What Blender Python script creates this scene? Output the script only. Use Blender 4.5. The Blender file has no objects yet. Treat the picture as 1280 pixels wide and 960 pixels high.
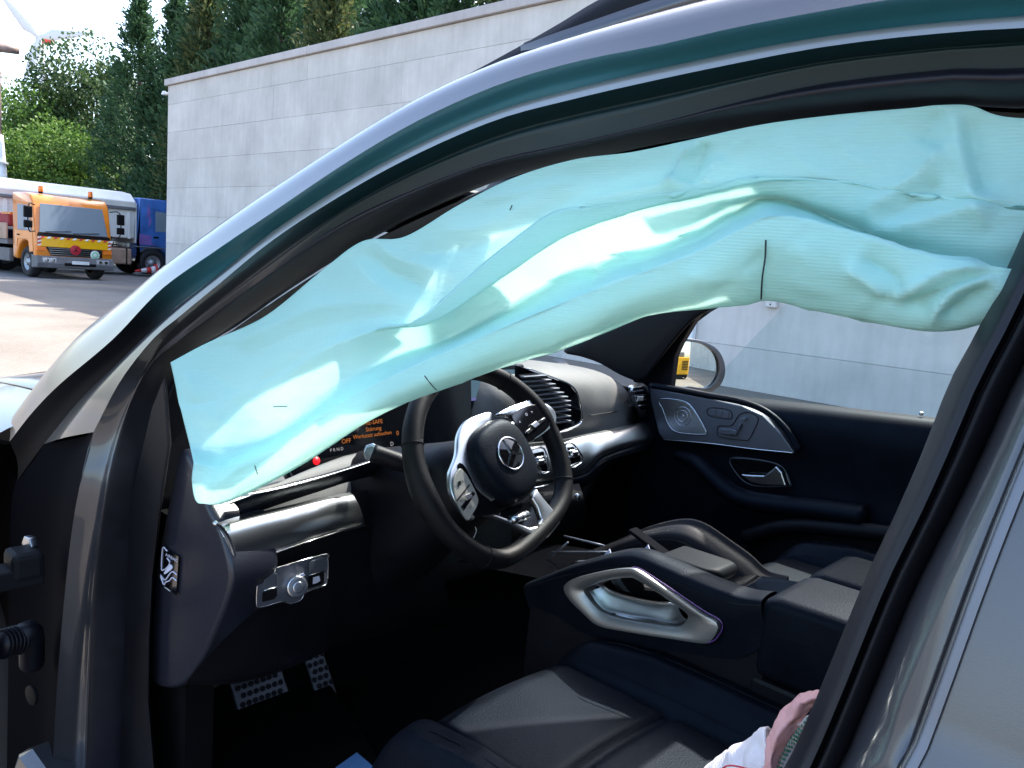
import bpy, bmesh, math, random
import numpy as np
from mathutils import Vector, Matrix
random.seed(7); np.random.seed(7)
R = math.radians
sc = bpy.context.scene
col = sc.collection

# ------------------------------------------------------------------ camera
FPX, CX, CY = 1000.0, 640.0, 480.0
CAM = np.array([0.0, -0.40, 1.45])
_u = np.array([.078, -1, -.146]); _u /= np.linalg.norm(_u)
_m = np.array([-1080., -230., 1000.]); _m -= _m.dot(_u) * _u; _m /= np.linalg.norm(_m)
CM = np.array([-_m, np.cross(_u, -_m), _u])          # (right, down, forward) -> world
cd = bpy.data.cameras.new('camera'); cam = bpy.data.objects.new('camera', cd); col.objects.link(cam)
cd.sensor_width = 36; cd.lens = 36 * FPX / 1280; cd.clip_start = .02; cd.clip_end = 6000
rt, dn, fw = CM @ np.array([1., 0, 0]), CM @ np.array([0, 1., 0]), CM @ np.array([0, 0, 1.])
cam.matrix_world = Matrix(((rt[0], -dn[0], -fw[0], CAM[0]), (rt[1], -dn[1], -fw[1], CAM[1]), (rt[2], -dn[2], -fw[2], CAM[2]), (0, 0, 0, 1)))
sc.camera = cam
# ------------------------------------------------------------------ sky, sun, exposure
SUN_TO = Vector((-0.09, 0.78, 0.95)).normalized()
w = bpy.data.worlds.new('World'); sc.world = w; w.use_nodes = True
wn = w.node_tree.nodes; wl = w.node_tree.links
sky = wn.new('ShaderNodeTexSky'); sky.sky_type = 'NISHITA'; sky.sun_disc = False
sky.sun_elevation = math.asin(SUN_TO.z); sky.sun_rotation = math.atan2(SUN_TO.x, SUN_TO.y)
sky.dust_density = 2.5; sky.air_density = 1.0; sky.ozone_density = 1.5
wl.new(sky.outputs[0], wn['Background'].inputs[0]); wn['Background'].inputs[1].default_value = 0.15
sd = bpy.data.lights.new('sun', 'SUN'); sd.energy = 2.8; sd.angle = R(.53); sd.color = (1, .95, .87)
so = bpy.data.objects.new('sun', sd); col.objects.link(so)
so.rotation_euler = SUN_TO.to_track_quat('Z', 'Y').to_euler(); so.location = (0, 0, 30)
sc.view_settings.view_transform = 'Standard'; sc.view_settings.look = 'None'; sc.view_settings.gamma = 1
sc.view_settings.use_curve_mapping = False; sc.view_settings.exposure = 2.2
sc.cycles.use_denoising = True
sc.cycles.max_bounces = 10; sc.cycles.transparent_max_bounces = 16

# ------------------------------------------------------------------ pixel rays into the place
def ray(px, py): return CM @ np.array([px - CX, py - CY, FPX])
def at(px, py, **k):
    d = ray(px, py); (a, v), = k.items(); i = 'xyz'.index(a)
    return CAM + (v - CAM[i]) / d[i] * d
def hit(px, py, f, t0=.15, t1=4.0):
    d = ray(px, py) / FPX; ts = np.linspace(t0, t1, 260); p = CAM + t0 * d; a = f(p); ta = t0
    for t in ts[1:]:
        b = f(CAM + t * d)
        if a * b <= 0:
            lo, hi, fl = ta, t, a
            for _ in range(30):
                m = (lo + hi) / 2; fm = f(CAM + m * d)
                if fl * fm <= 0: hi = m
                else: lo, fl = m, fm
            return CAM + lo * d
        a, ta = b, t
    raise ValueError('no hit %s %s' % (px, py))
def ap_y(z): return .03 + .25 * max(0., z - 1.0)              # side of the body, leaning in above the belt line
def ap(px, py, off=0.): return hit(px, py, lambda p: p[1] - ap_y(p[2]) - off, .1, 3.)
_xy = [.0, .3, .5, .8, 1.0, 1.3, 1.55, 1.74]; _xx = [-1.10, -1.13, -1.20, -1.25, -1.26, -1.27, -1.32, -1.41]
def xd(y): return float(np.interp(y, _xy, _xx))
def D(px, py, off=0.): return hit(px, py, lambda p: p[0] - xd(p[1]) - off, .4, 4.)   # face of the dashboard
DOORY = 1.70
def DR(px, py, off=0.): return at(px, py, y=DOORY - off)       # passenger door lining

# ------------------------------------------------------------------ materials
def nodes(name):
    m = bpy.data.materials.new(name); m.use_nodes = True
    return m, m.node_tree.nodes, m.node_tree.links, m.node_tree.nodes['Principled BSDF']
def mat(name, c, rough=.5, metal=0., coat=0., spec=.5, bump=None, var=None, emit=None, sheen=0.):
    """bump=(kind, scale, strength)  var=(scale, amount)"""
    m, n, l, p = nodes(name)
    p.inputs['Base Color'].default_value = (*c, 1); p.inputs['Roughness'].default_value = rough
    p.inputs['Metallic'].default_value = metal; p.inputs['Coat Weight'].default_value = coat
    p.inputs['Coat Roughness'].default_value = .03; p.inputs['Specular IOR Level'].default_value = spec
    if name == 'black_leather': p.inputs['Specular Tint'].default_value = (.55, .75, 1, 1)  # bluish sky sheen put into the leather's own tint
    if sheen: p.inputs['Sheen Weight'].default_value = sheen
    tc = n.new('ShaderNodeTexCoord')
    if var:
        t = n.new('ShaderNodeTexNoise'); t.inputs['Scale'].default_value = var[0]; t.inputs['Detail'].default_value = 6
        l.new(tc.outputs['Object'], t.inputs['Vector'])
        r = n.new('ShaderNodeValToRGB')
        r.color_ramp.elements[0].position = .3; r.color_ramp.elements[1].position = .7
        r.color_ramp.elements[0].color = (*[x * (1 - var[1]) for x in c], 1); r.color_ramp.elements[1].color = (*[min(1, x * (1 + var[1])) for x in c], 1)
        l.new(t.outputs['Fac'], r.inputs['Fac']); l.new(r.outputs[0], p.inputs['Base Color'])
        mr = n.new('ShaderNodeMapRange'); mr.inputs['To Min'].default_value = max(0, rough - .06); mr.inputs['To Max'].default_value = rough + .08
        l.new(t.outputs['Fac'], mr.inputs['Value']); l.new(mr.outputs[0], p.inputs['Roughness'])
    if bump:
        kind, s, st = bump
        if kind == 'vor':
            b = n.new('ShaderNodeTexVoronoi'); out = b.outputs['Distance']
        else:
            b = n.new('ShaderNodeTexNoise'); b.inputs['Detail'].default_value = 4; out = b.outputs['Fac']
        b.inputs['Scale'].default_value = s; l.new(tc.outputs['Object'], b.inputs['Vector'])
        bp = n.new('ShaderNodeBump'); bp.inputs['Strength'].default_value = st; bp.inputs['Distance'].default_value = .0005
        l.new(out, bp.inputs['Height']); l.new(bp.outputs[0], p.inputs['Normal'])
    if emit:
        p.inputs['Emission Color'].default_value = (*emit[0], 1); p.inputs['Emission Strength'].default_value = emit[1]
    return m
def glass(name, tint, gloss=1.0, rough=.0):
    m, n, l, p = nodes(name); n.remove(p)
    o = n['Material Output']; mx = n.new('ShaderNodeMixShader'); tr = n.new('ShaderNodeBsdfTransparent'); g = n.new('ShaderNodeBsdfGlossy')
    fr = n.new('ShaderNodeFresnel'); fr.inputs[0].default_value = 1.45
    tr.inputs[0].default_value = (*tint, 1); g.inputs['Roughness'].default_value = rough
    ml = n.new('ShaderNodeMath'); ml.operation = 'MULTIPLY'; ml.inputs[1].default_value = gloss
    l.new(fr.outputs[0], ml.inputs[0]); l.new(ml.outputs[0], mx.inputs[0]); l.new(tr.outputs[0], mx.inputs[1]); l.new(g.outputs[0], mx.inputs[2]); l.new(mx.outputs[0], o.inputs[0])
    return m
def paint(name, c, metal=.55, flake=.25):
    m, n, l, p = nodes(name)
    p.inputs['Base Color'].default_value = (*c, 1); p.inputs['Metallic'].default_value = metal; p.inputs['Roughness'].default_value = .32
    p.inputs['Coat Weight'].default_value = .65; p.inputs['Coat Roughness'].default_value = .04
    tc = n.new('ShaderNodeTexCoord'); t = n.new('ShaderNodeTexNoise'); t.inputs['Scale'].default_value = 900; l.new(tc.outputs['Object'], t.inputs['Vector'])
    b = n.new('ShaderNodeBump'); b.inputs['Strength'].default_value = flake; b.inputs['Distance'].default_value = .0006
    l.new(t.outputs['Fac'], b.inputs['Height']); l.new(b.outputs[0], p.inputs['Normal'])
    d = n.new('ShaderNodeTexNoise'); d.inputs['Scale'].default_value = 9; d.inputs['Detail'].default_value = 8; l.new(tc.outputs['Object'], d.inputs['Vector'])
    mr = n.new('ShaderNodeMapRange'); mr.inputs['To Min'].default_value = .02; mr.inputs['To Max'].default_value = .14
    l.new(d.outputs['Fac'], mr.inputs['Value']); l.new(mr.outputs[0], p.inputs['Coat Roughness'])
    return m
M = {}
M['paint'] = paint('car_paint', (.062, .063, .072), .5)
M['teal'] = paint('flange_reflection', (.012, .10, .135), .3)  # teal reflected in the glossy flange, put into the colour
M['rubber'] = mat('rubber', (.006, .006, .010), .45, spec=.3, bump=('noise', 300, .15), var=(30, .3))
M['plastic'] = mat('black_plastic', (.005, .005, .007), .5, spec=.14, bump=('vor', 420, .35), var=(12, .25))
M['dark'] = mat('dark_plastic', (.003, .003, .004), .6, spec=.2, bump=('noise', 200, .3))
M['leather'] = mat('black_leather', (.004, .005, .008), .46, spec=.09, bump=('vor', 330, .5), var=(14, .3))
M['perf'] = mat('rim_leather', (.004, .004, .005), .48, spec=.14, bump=('vor', 650, .6), var=(30, .25))
M['dashskin'] = mat('dash_skin', (.115, .113, .108), .6, spec=.2, bump=('vor', 420, .5), var=(20, .12))
M['doortrim'] = mat('satin_trim', (.13, .14, .165), .38, metal=.6, bump=('noise', 400, .1))
M['silver'] = mat('brushed_silver', (.56, .57, .57), .30, metal=1, bump=('noise', 240, .06))
M['ringsilver'] = mat('satin_silver', (.33, .325, .31), .38, metal=.8, bump=('noise', 240, .05))
M['chrome'] = mat('chrome', (.75, .75, .76), .10, metal=1)
M['satin'] = mat('satin_chrome', (.55, .56, .58), .25, metal=1)
M['padbtn'] = mat('button_plate', (.20, .20, .18), .45, metal=.3)
M['gloss'] = mat('piano_black', (.004, .004, .005), .06, spec=.6)
M['screen'] = mat('display_glass', (.003, .004, .006), .08, spec=.5)
M['screenlit'] = mat('lit_display', (.01, .02, .03), .1, emit=((.05, .09, .12), .35))
M['orange_px'] = mat('orange_pixels', (.0, .0, .0), .5, emit=((1, .28, .02), .10))
M['red_px'] = mat('red_lamp', (.05, .0, .0), .5, emit=((1, .01, .02), .35))
M['white_px'] = mat('white_pixels', (.1, .1, .1), .5, emit=((.9, .8, .85), .08))
M['print'] = mat('pale_print', (.55, .55, .65), .6)
M['carpet'] = mat('carpet', (.004, .004, .0045), .95, spec=.05, bump=('noise', 500, 1.))
M['headliner'] = mat('headliner', (.15, .15, .14), .9, bump=('noise', 500, .6))
M['pedal'] = mat('brushed_pedal', (.16, .17, .19), .45, metal=.9, spec=.2)
M['shade_trim'] = mat('shade_trim_black', (.004, .004, .006), .8, spec=.02)  # black for trim, and for shade put into the jamb colour
M['padgrey'] = mat('pad_grey', (.010, .011, .013), .55, spec=.08)
M['flange_dark'] = mat('dark_flange', (.004, .016, .020), .35, spec=.15)
M['steel'] = mat('pedal_steel', (.45, .47, .5), .3, metal=1, bump=('noise', 300, .1))
M['stitch'] = mat('stitch_thread', (.010, .011, .014), .8, spec=.05)
M['paper'] = mat('blue_paper', (.08, .22, .5), .7)
M['redbtn'] = mat('red_button', (.35, .01, .01), .4)
M['winglass'] = glass('window_glass', (.86, .93, .95))
M['sideglass'] = glass('side_glass', (.80, .885, .885), .7)
M['roofglass'] = glass('roof_glass', (.93, .95, .96), .8)
M['mirror'] = mat('mirror_glass', (.72, .78, .74), .01, metal=1)

def fabric(name, c, trans, rib=760., ribst=.22, tc_=None):
    m, n, l, p = nodes(name)
    o = n['Material Output']
    tc = n.new('ShaderNodeTexCoord'); mp = n.new('ShaderNodeMapping'); l.new(tc.outputs['Object'], mp.inputs['Vector'])
    t = n.new('ShaderNodeTexNoise'); t.inputs['Scale'].default_value = 7; t.inputs['Detail'].default_value = 7; l.new(tc.outputs['Object'], t.inputs['Vector'])
    r = n.new('ShaderNodeValToRGB'); r.color_ramp.elements[0].color = (*[x * .9 for x in c], 1); r.color_ramp.elements[1].color = (*[min(1, x * 1.07) for x in c], 1)
    l.new(t.outputs['Fac'], r.inputs['Fac']); l.new(r.outputs[0], p.inputs['Base Color'])
    p.inputs['Roughness'].default_value = .8; p.inputs['Specular IOR Level'].default_value = .12
    wv = n.new('ShaderNodeTexWave'); wv.bands_direction = 'Z'; wv.inputs['Scale'].default_value = rib / 6.28; wv.inputs['Distortion'].default_value = 1.6; wv.inputs['Detail'].default_value = 2
    l.new(mp.outputs[0], wv.inputs['Vector'])
    cr = n.new('ShaderNodeTexNoise'); cr.inputs['Scale'].default_value = 34; cr.inputs['Detail'].default_value = 5; cr.inputs['Distortion'].default_value = .8
    mp2 = n.new('ShaderNodeMapping'); mp2.inputs['Scale'].default_value = (.45, 1, 1.3); mp2.inputs['Rotation'].default_value = (0, .5, 0)
    l.new(tc.outputs['Object'], mp2.inputs['Vector']); l.new(mp2.outputs[0], cr.inputs['Vector'])
    b1 = n.new('ShaderNodeBump'); b1.inputs['Strength'].default_value = ribst; b1.inputs['Distance'].default_value = .0008; l.new(wv.outputs['Fac'], b1.inputs['Height'])
    b2 = n.new('ShaderNodeBump'); b2.inputs['Strength'].default_value = .35; b2.inputs['Distance'].default_value = .003; l.new(cr.outputs['Fac'], b2.inputs['Height']); l.new(b1.outputs[0], b2.inputs['Normal'])
    l.new(b2.outputs[0], p.inputs['Normal'])
    tl = n.new('ShaderNodeBsdfTranslucent'); tl.inputs['Color'].default_value = (*(tc_ or c), 1); l.new(b2.outputs[0], tl.inputs['Normal'])
    mx = n.new('ShaderNodeMixShader'); mx.inputs[0].default_value = trans
    l.new(p.outputs[0], mx.inputs[1]); l.new(tl.outputs[0], mx.inputs[2]); l.new(mx.outputs[0], o.inputs[0])
    return m
M['airbag'] = fabric('airbag_cloth', (.48, .80, .76), .46, tc_=(.87, 1., .96))
M['airbag_pink'] = fabric('seat_airbag_cloth', (.80, .74, .76), .25, 700)
M['airbag_hem'] = fabric('seat_airbag_hem', (.72, .40, .38), .25, 700)
M['green_thread'] = mat('green_thread', (.02, .22, .10), .7)
M['black_thread'] = mat('black_thread', (.02, .03, .04), .8)

# ------------------------------------------------------------------ mesh helpers
def setup(o, mat_, parent=None, smooth=True, bevel=0, solid=0, sub=0, seg=2, kind=None, label=None, angle=40):
    if mat_ is not None: o.data.materials.append(M[mat_] if isinstance(mat_, str) else mat_)
    col.objects.link(o)
    if parent is not None:
        o.parent = parent
        if parent.get('_wb'): o.matrix_parent_inverse = Matrix.Translation(-parent.location)
    if smooth:
        for f in o.data.polygons: f.use_smooth = True
    if sub:
        md = o.modifiers.new('s', 'SUBSURF'); md.levels = md.render_levels = sub
    if solid:
        md = o.modifiers.new('t', 'SOLIDIFY'); md.thickness = solid; md.offset = -1
    if bevel:
        md = o.modifiers.new('b', 'BEVEL'); md.width = bevel; md.segments = seg; md.limit_method = 'ANGLE'; md.angle_limit = R(angle)
        if smooth: md.harden_normals = False
    if kind: o['kind'] = kind
    if label: o['label'] = label
    return o
def obj(name, V, F, mat_, parent=None, **k):
    me = bpy.data.meshes.new(name); me.from_pydata([tuple(map(float, v)) for v in V], [], F); me.update()
    return setup(bpy.data.objects.new(name, me), mat_, parent, **k)
def bmobj(name, bm, mat_, parent=None, **k):
    me = bpy.data.meshes.new(name); bmesh.ops.recalc_face_normals(bm, faces=bm.faces[:]); bm.to_mesh(me); bm.free()
    return setup(bpy.data.objects.new(name, me), mat_, parent, **k)
def cr(pts, n, closed=False):
    """Catmull-Rom through pts, resampled to n points by arc length"""
    P = np.array(pts, float)
    if len(P) == 2: return np.array([P[0] + (P[1] - P[0]) * t for t in np.linspace(0, 1, n)])
    if closed: Q = np.vstack([P[-1], P, P[0], P[1]])
    else: Q = np.vstack([2 * P[0] - P[1], P, 2 * P[-1] - P[-2]])
    out = []
    for i in range(1, len(Q) - 2):
        for t in np.linspace(0, 1, 16, endpoint=False):
            a, b, c, d = Q[i - 1], Q[i], Q[i + 1], Q[i + 2]
            out.append(.5 * (2 * b + (c - a) * t + (2 * a - 5 * b + 4 * c - d) * t * t + (3 * b - a - 3 * c + d) * t ** 3))
    out.append(Q[-2]); out = np.array(out)
    s = np.r_[0, np.cumsum(np.linalg.norm(np.diff(out, axis=0), axis=1))]
    q = np.linspace(0, s[-1], n + 1)[:-1] if closed else np.linspace(0, s[-1], n)
    return np.stack([np.interp(q, s, out[:, j]) for j in range(out.shape[1])], 1)
def cr_idx(P, k):
    """Catmull-Rom keeping the stations: k samples per span"""
    P = np.array(P, float); Q = np.concatenate([[2 * P[0] - P[1]], P, [2 * P[-1] - P[-2]]]); out = []
    for i in range(1, len(Q) - 2):
        for t in np.linspace(0, 1, k, endpoint=False):
            a, b, c, d = Q[i - 1], Q[i], Q[i + 1], Q[i + 2]
            out.append(.5 * (2 * b + (c - a) * t + (2 * a - 5 * b + 4 * c - d) * t * t + (3 * b - a - 3 * c + d) * t ** 3))
    out.append(Q[-2]); return np.array(out)
def grid(G, wrapu=False, wrapv=False):
    m, n = G.shape[:2]; V = G.reshape(-1, 3); F = []
    for i in range(m if wrapu else m - 1):
        for j in range(n if wrapv else n - 1):
            a, b = i, (i + 1) % m; c, d = j, (j + 1) % n
            F.append((a * n + c, a * n + d, b * n + d, b * n + c))
    return V, F
def loft(name, rows, mat_, parent=None, n=70, k=1, wrapu=False, **kw):
    G = np.array([cr(r, n) for r in rows])
    if k > 1: G = cr_idx(G, k)
    V, F = grid(G, wrapu)
    return obj(name, V, F, mat_, parent, **kw)
def tube(name, pts, r, mat_, parent=None, n=40, seg=10, closed=False, caps=True, sq=1., **kw):
    P = cr(pts, n, closed) if n else np.array(pts, float)
    rr = np.interp(np.linspace(0, 1, len(P)), np.linspace(0, 1, len(r)), r) if hasattr(r, '__len__') else [r] * len(P)
    up = np.array([0, 0, 1.]); G = []
    for i, p in enumerate(P):
        t = (P[(i + 1) % len(P)] - P[i - 1]) if closed else P[min(i + 1, len(P) - 1)] - P[max(i - 1, 0)]
        t = t / (np.linalg.norm(t) + 1e-12)
        a = np.cross(t, up)
        if np.linalg.norm(a) < .15: a = np.cross(t, [0, 1, 0.2])
        a /= np.linalg.norm(a); b = np.cross(a, t)
        G.append([p + rr[i] * (math.cos(q) * a + sq * math.sin(q) * b) for q in np.linspace(0, 2 * math.pi, seg, endpoint=False)])
    V, F = grid(np.array(G), closed, True); 
    if not closed and caps: F = F + [tuple(range(seg - 1, -1, -1)), tuple(range((len(P) - 1) * seg, len(P) * seg))]
    return obj(name, V, F, mat_, parent, **kw)
def plate(name, pts, vec, mat_, parent=None, bevel=.0015, rnd=0, **kw):
    """polygon extruded along vec; rnd>0: smooth the outline to rnd points"""
    P = cr(pts, rnd, True) if rnd else np.array(pts, float)
    n = len(P); vec = np.array(vec, float)
    V = list(P) + list(P + vec)
    F = [tuple(range(n - 1, -1, -1)), tuple(range(n, 2 * n))] + [(i, (i + 1) % n, n + (i + 1) % n, n + i) for i in range(n)]
    bm = bmesh.new(); vs = [bm.verts.new(v) for v in V]
    for f in F: bm.faces.new([vs[i] for i in f])
    return bmobj(name, bm, mat_, parent, bevel=bevel, smooth=kw.pop('smooth', False), **kw)
def ring(name, outer, inner, vec, mat_, parent=None, n=60, bevel=.0012, dome=0., **kw):
    """frame between two closed outlines"""
    A, B = cr(outer, n, True), cr(inner, n, True); vec = np.array(vec, float)
    mid = (A + B) / 2 + vec * dome
    rows = [A, A + vec, mid + vec, B + vec, B] if dome else [A, A + vec, B + vec, B]
    V, F = grid(np.array(rows), False, True)
    return obj(name, V, F, mat_, parent, bevel=bevel, **kw)
def box(name, c, s, mat_, parent=None, rot=None, bevel=.004, **kw):
    c = np.array(c, float); h = np.array(s, float) / 2
    V = [np.array([x, y, z]) * h for x in (-1, 1) for y in (-1, 1) for z in (-1, 1)]
    if rot is not None:
        Mx = np.array(rot.to_matrix() if hasattr(rot, 'to_matrix') else rot); V = [Mx @ v for v in V]
    F = [(0, 1, 3, 2), (4, 6, 7, 5), (0, 4, 5, 1), (2, 3, 7, 6), (0, 2, 6, 4), (1, 5, 7, 3)]
    return obj(name, [v + c for v in V], F, mat_, parent, bevel=bevel, smooth=kw.pop('smooth', False), **kw)
def disc(name, c, axis, r, h, mat_, parent=None, seg=28, bevel=.001, r2=None, **kw):
    c = np.array(c, float); ax = np.array(axis, float); ax /= np.linalg.norm(ax)
    a = np.cross(ax, [0, 0, 1.]); a = a if np.linalg.norm(a) > .1 else np.cross(ax, [1., 0, 0]); a /= np.linalg.norm(a); b = np.cross(ax, a)
    r2 = r if r2 is None else r2
    q = np.linspace(0, 2 * math.pi, seg, endpoint=False)
    A = [c + r * (math.cos(t) * a + math.sin(t) * b) for t in q]; B = [c + ax * h + r2 * (math.cos(t) * a + math.sin(t) * b) for t in q]
    F = [tuple(range(seg - 1, -1, -1)), tuple(range(seg, 2 * seg))] + [(i, (i + 1) % seg, seg + (i + 1) % seg, seg + i) for i in range(seg)]
    return obj(name, A + B, F, mat_, parent, bevel=bevel, angle=50, **kw)
def text(name, body, mat_, parent, origin, ex, ey, size, ez=None, depth=.0004):
    cu = bpy.data.curves.new(name, 'FONT'); cu.body = body; cu.size = 1; cu.align_x = 'CENTER'; cu.align_y = 'CENTER'; cu.extrude = 0; cu.resolution_u = 2
    t = bpy.data.objects.new(name, cu); col.objects.link(t); bpy.context.view_layer.update()
    me = bpy.data.meshes.new_from_object(t.evaluated_get(bpy.context.evaluated_depsgraph_get())); bpy.data.objects.remove(t)
    ex = np.array(ex, float); ey = np.array(ey, float); o = np.array(origin, float)
    for v in me.vertices: v.co = Vector(o + v.co.x * size * ex + v.co.y * size * ey)
    me.name = name
    return setup(bpy.data.objects.new(name, me), mat_, parent, smooth=False)
def thing(name, label, cat, loc=(0, 0, 0), group=None, wb=False, rotz=0):
    o = bpy.data.objects.new(name, None); col.objects.link(o); o.location = loc; o.rotation_euler = (0, 0, rotz); o.empty_display_size = .2
    o['label'] = label; o['category'] = cat
    if group: o['group'] = group
    if wb: o['_wb'] = 1; bpy.context.view_layer.update()
    return o
def tag(o, label, cat, group=None):
    o['label'] = label; o['category'] = cat
    if group: o['group'] = group
    return o
def dup(root, loc, rotz=0, label=None, scale=None):
    r = root.copy(); col.objects.link(r); r.location = loc; r.rotation_euler = (0, 0, rotz)
    if scale: r.scale = scale
    if label: r['label'] = label
    for ch in list(root.children):
        c = ch.copy(); col.objects.link(c); c.parent = r
        for g in list(ch.children):
            d = g.copy(); col.objects.link(d); d.parent = c
    return r

def grad(name, x0, x1, A, B):
    """finish blended along the car, reflections and shade put into its colour: A=(colour, metallic, coat, roughness)"""
    m, n, l, p = nodes(name)
    g = n.new('ShaderNodeNewGeometry'); sp = n.new('ShaderNodeSeparateXYZ'); l.new(g.outputs['Position'], sp.inputs[0])
    mr = n.new('ShaderNodeMapRange'); mr.interpolation_type = 'SMOOTHSTEP'; mr.inputs['From Min'].default_value = x0; mr.inputs['From Max'].default_value = x1; l.new(sp.outputs[0], mr.inputs['Value'])
    mx = n.new('ShaderNodeMix'); mx.data_type = 'RGBA'; mx.inputs[6].default_value = (*A[0], 1); mx.inputs[7].default_value = (*B[0], 1); l.new(mr.outputs[0], mx.inputs[0]); l.new(mx.outputs[2], p.inputs['Base Color'])
    for i, k in ((1, 'Metallic'), (2, 'Coat Weight'), (3, 'Roughness'), (4, 'Specular IOR Level')):
        q = n.new('ShaderNodeMapRange'); q.inputs['To Min'].default_value = A[i]; q.inputs['To Max'].default_value = B[i]; l.new(mr.outputs[0], q.inputs['Value']); l.new(q.outputs[0], p.inputs[k])
    p.inputs['Coat Roughness'].default_value = .05
    return m
PA = ((.045, .046, .052), .45, .9, .32, .5)
M['bead'] = grad('bead_paint_sheen', -1.12, -.90, PA, ((.30, .31, .30), .6, .5, .3, .5))  # body paint turning pale grey: sky reflection put into the colour
M['inner_paint_shade'] = grad('inner_frame_paint_shade', -1.15, -.85, PA, ((.004, .018, .022), 0, .15, .4, .2))  # body paint turning dark teal: groove shade put into the colour
M['flange'] = grad('flange_reflection', -1.30, -1.02, ((.003, .004, .006), 0, .0, .5, .06), ((.022, .15, .19), .3, .8, .32, .5))  # black to teal: reflected surroundings put into the strip's colour

# ================================================================== THE SETTING
def ground_mat():
    m, n, l, p = nodes('yard_paving')
    tc = n.new('ShaderNodeTexCoord'); mp = n.new('ShaderNodeMapping'); mp.inputs['Rotation'].default_value = (0, 0, .6); l.new(tc.outputs['Object'], mp.inputs['Vector'])
    t = n.new('ShaderNodeTexNoise'); t.inputs['Scale'].default_value = .5; t.inputs['Detail'].default_value = 9; l.new(tc.outputs['Object'], t.inputs['Vector'])
    t2 = n.new('ShaderNodeTexNoise'); t2.inputs['Scale'].default_value = 40; t2.inputs['Detail'].default_value = 5; l.new(tc.outputs['Object'], t2.inputs['Vector'])
    r = n.new('ShaderNodeValToRGB'); r.color_ramp.elements[0].position = .32; r.color_ramp.elements[1].position = .68
    r.color_ramp.elements[0].color = (.165, .138, .112, 1); r.color_ramp.elements[1].color = (.25, .215, .178, 1); l.new(t.outputs['Fac'], r.inputs['Fac'])
    bk = n.new('ShaderNodeTexBrick'); bk.inputs['Scale'].default_value = 4.5; bk.inputs['Mortar Size'].default_value = .018
    bk.inputs['Color1'].default_value = (1, 1, 1, 1); bk.inputs['Color2'].default_value = (.86, .86, .86, 1); bk.inputs['Mortar'].default_value = (.55, .53, .5, 1); l.new(mp.outputs[0], bk.inputs['Vector'])
    mx = n.new('ShaderNodeMix'); mx.data_type = 'RGBA'; mx.blend_type = 'MULTIPLY'; mx.inputs[0].default_value = .8; l.new(r.outputs[0], mx.inputs[6]); l.new(bk.outputs[0], mx.inputs[7])
    m2 = n.new('ShaderNodeMix'); m2.data_type = 'RGBA'; m2.blend_type = 'OVERLAY'; m2.inputs[0].default_value = .35; l.new(mx.outputs[2], m2.inputs[6]); l.new(t2.outputs['Fac'], m2.inputs[7])
    l.new(m2.outputs[2], p.inputs['Base Color']); p.inputs['Roughness'].default_value = .9
    b = n.new('ShaderNodeBump'); b.inputs['Strength'].default_value = .4; b.inputs['Distance'].default_value = .01; l.new(bk.outputs['Fac'], b.inputs['Height']); b.invert = True; l.new(b.outputs[0], p.inputs['Normal'])
    return m
M['ground'] = ground_mat()
g = obj('ground', [(-1500, -1500, 0), (1500, -1500, 0), (1500, 1500, 0), (-1500, 1500, 0)], [(0, 1, 2, 3)], 'ground'); g['kind'] = 'structure'
M['asphalt'] = mat('old_asphalt', (.15, .145, .14), .9, bump=('noise', 60, .5), var=(.8, .25))
g = obj('road', [(-70, -30, .004), (-25.6, -30, .004), (-25.6, 40, .004), (-70, 40, .004)], [(0, 1, 2, 3)], 'asphalt'); g['kind'] = 'structure'

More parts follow.
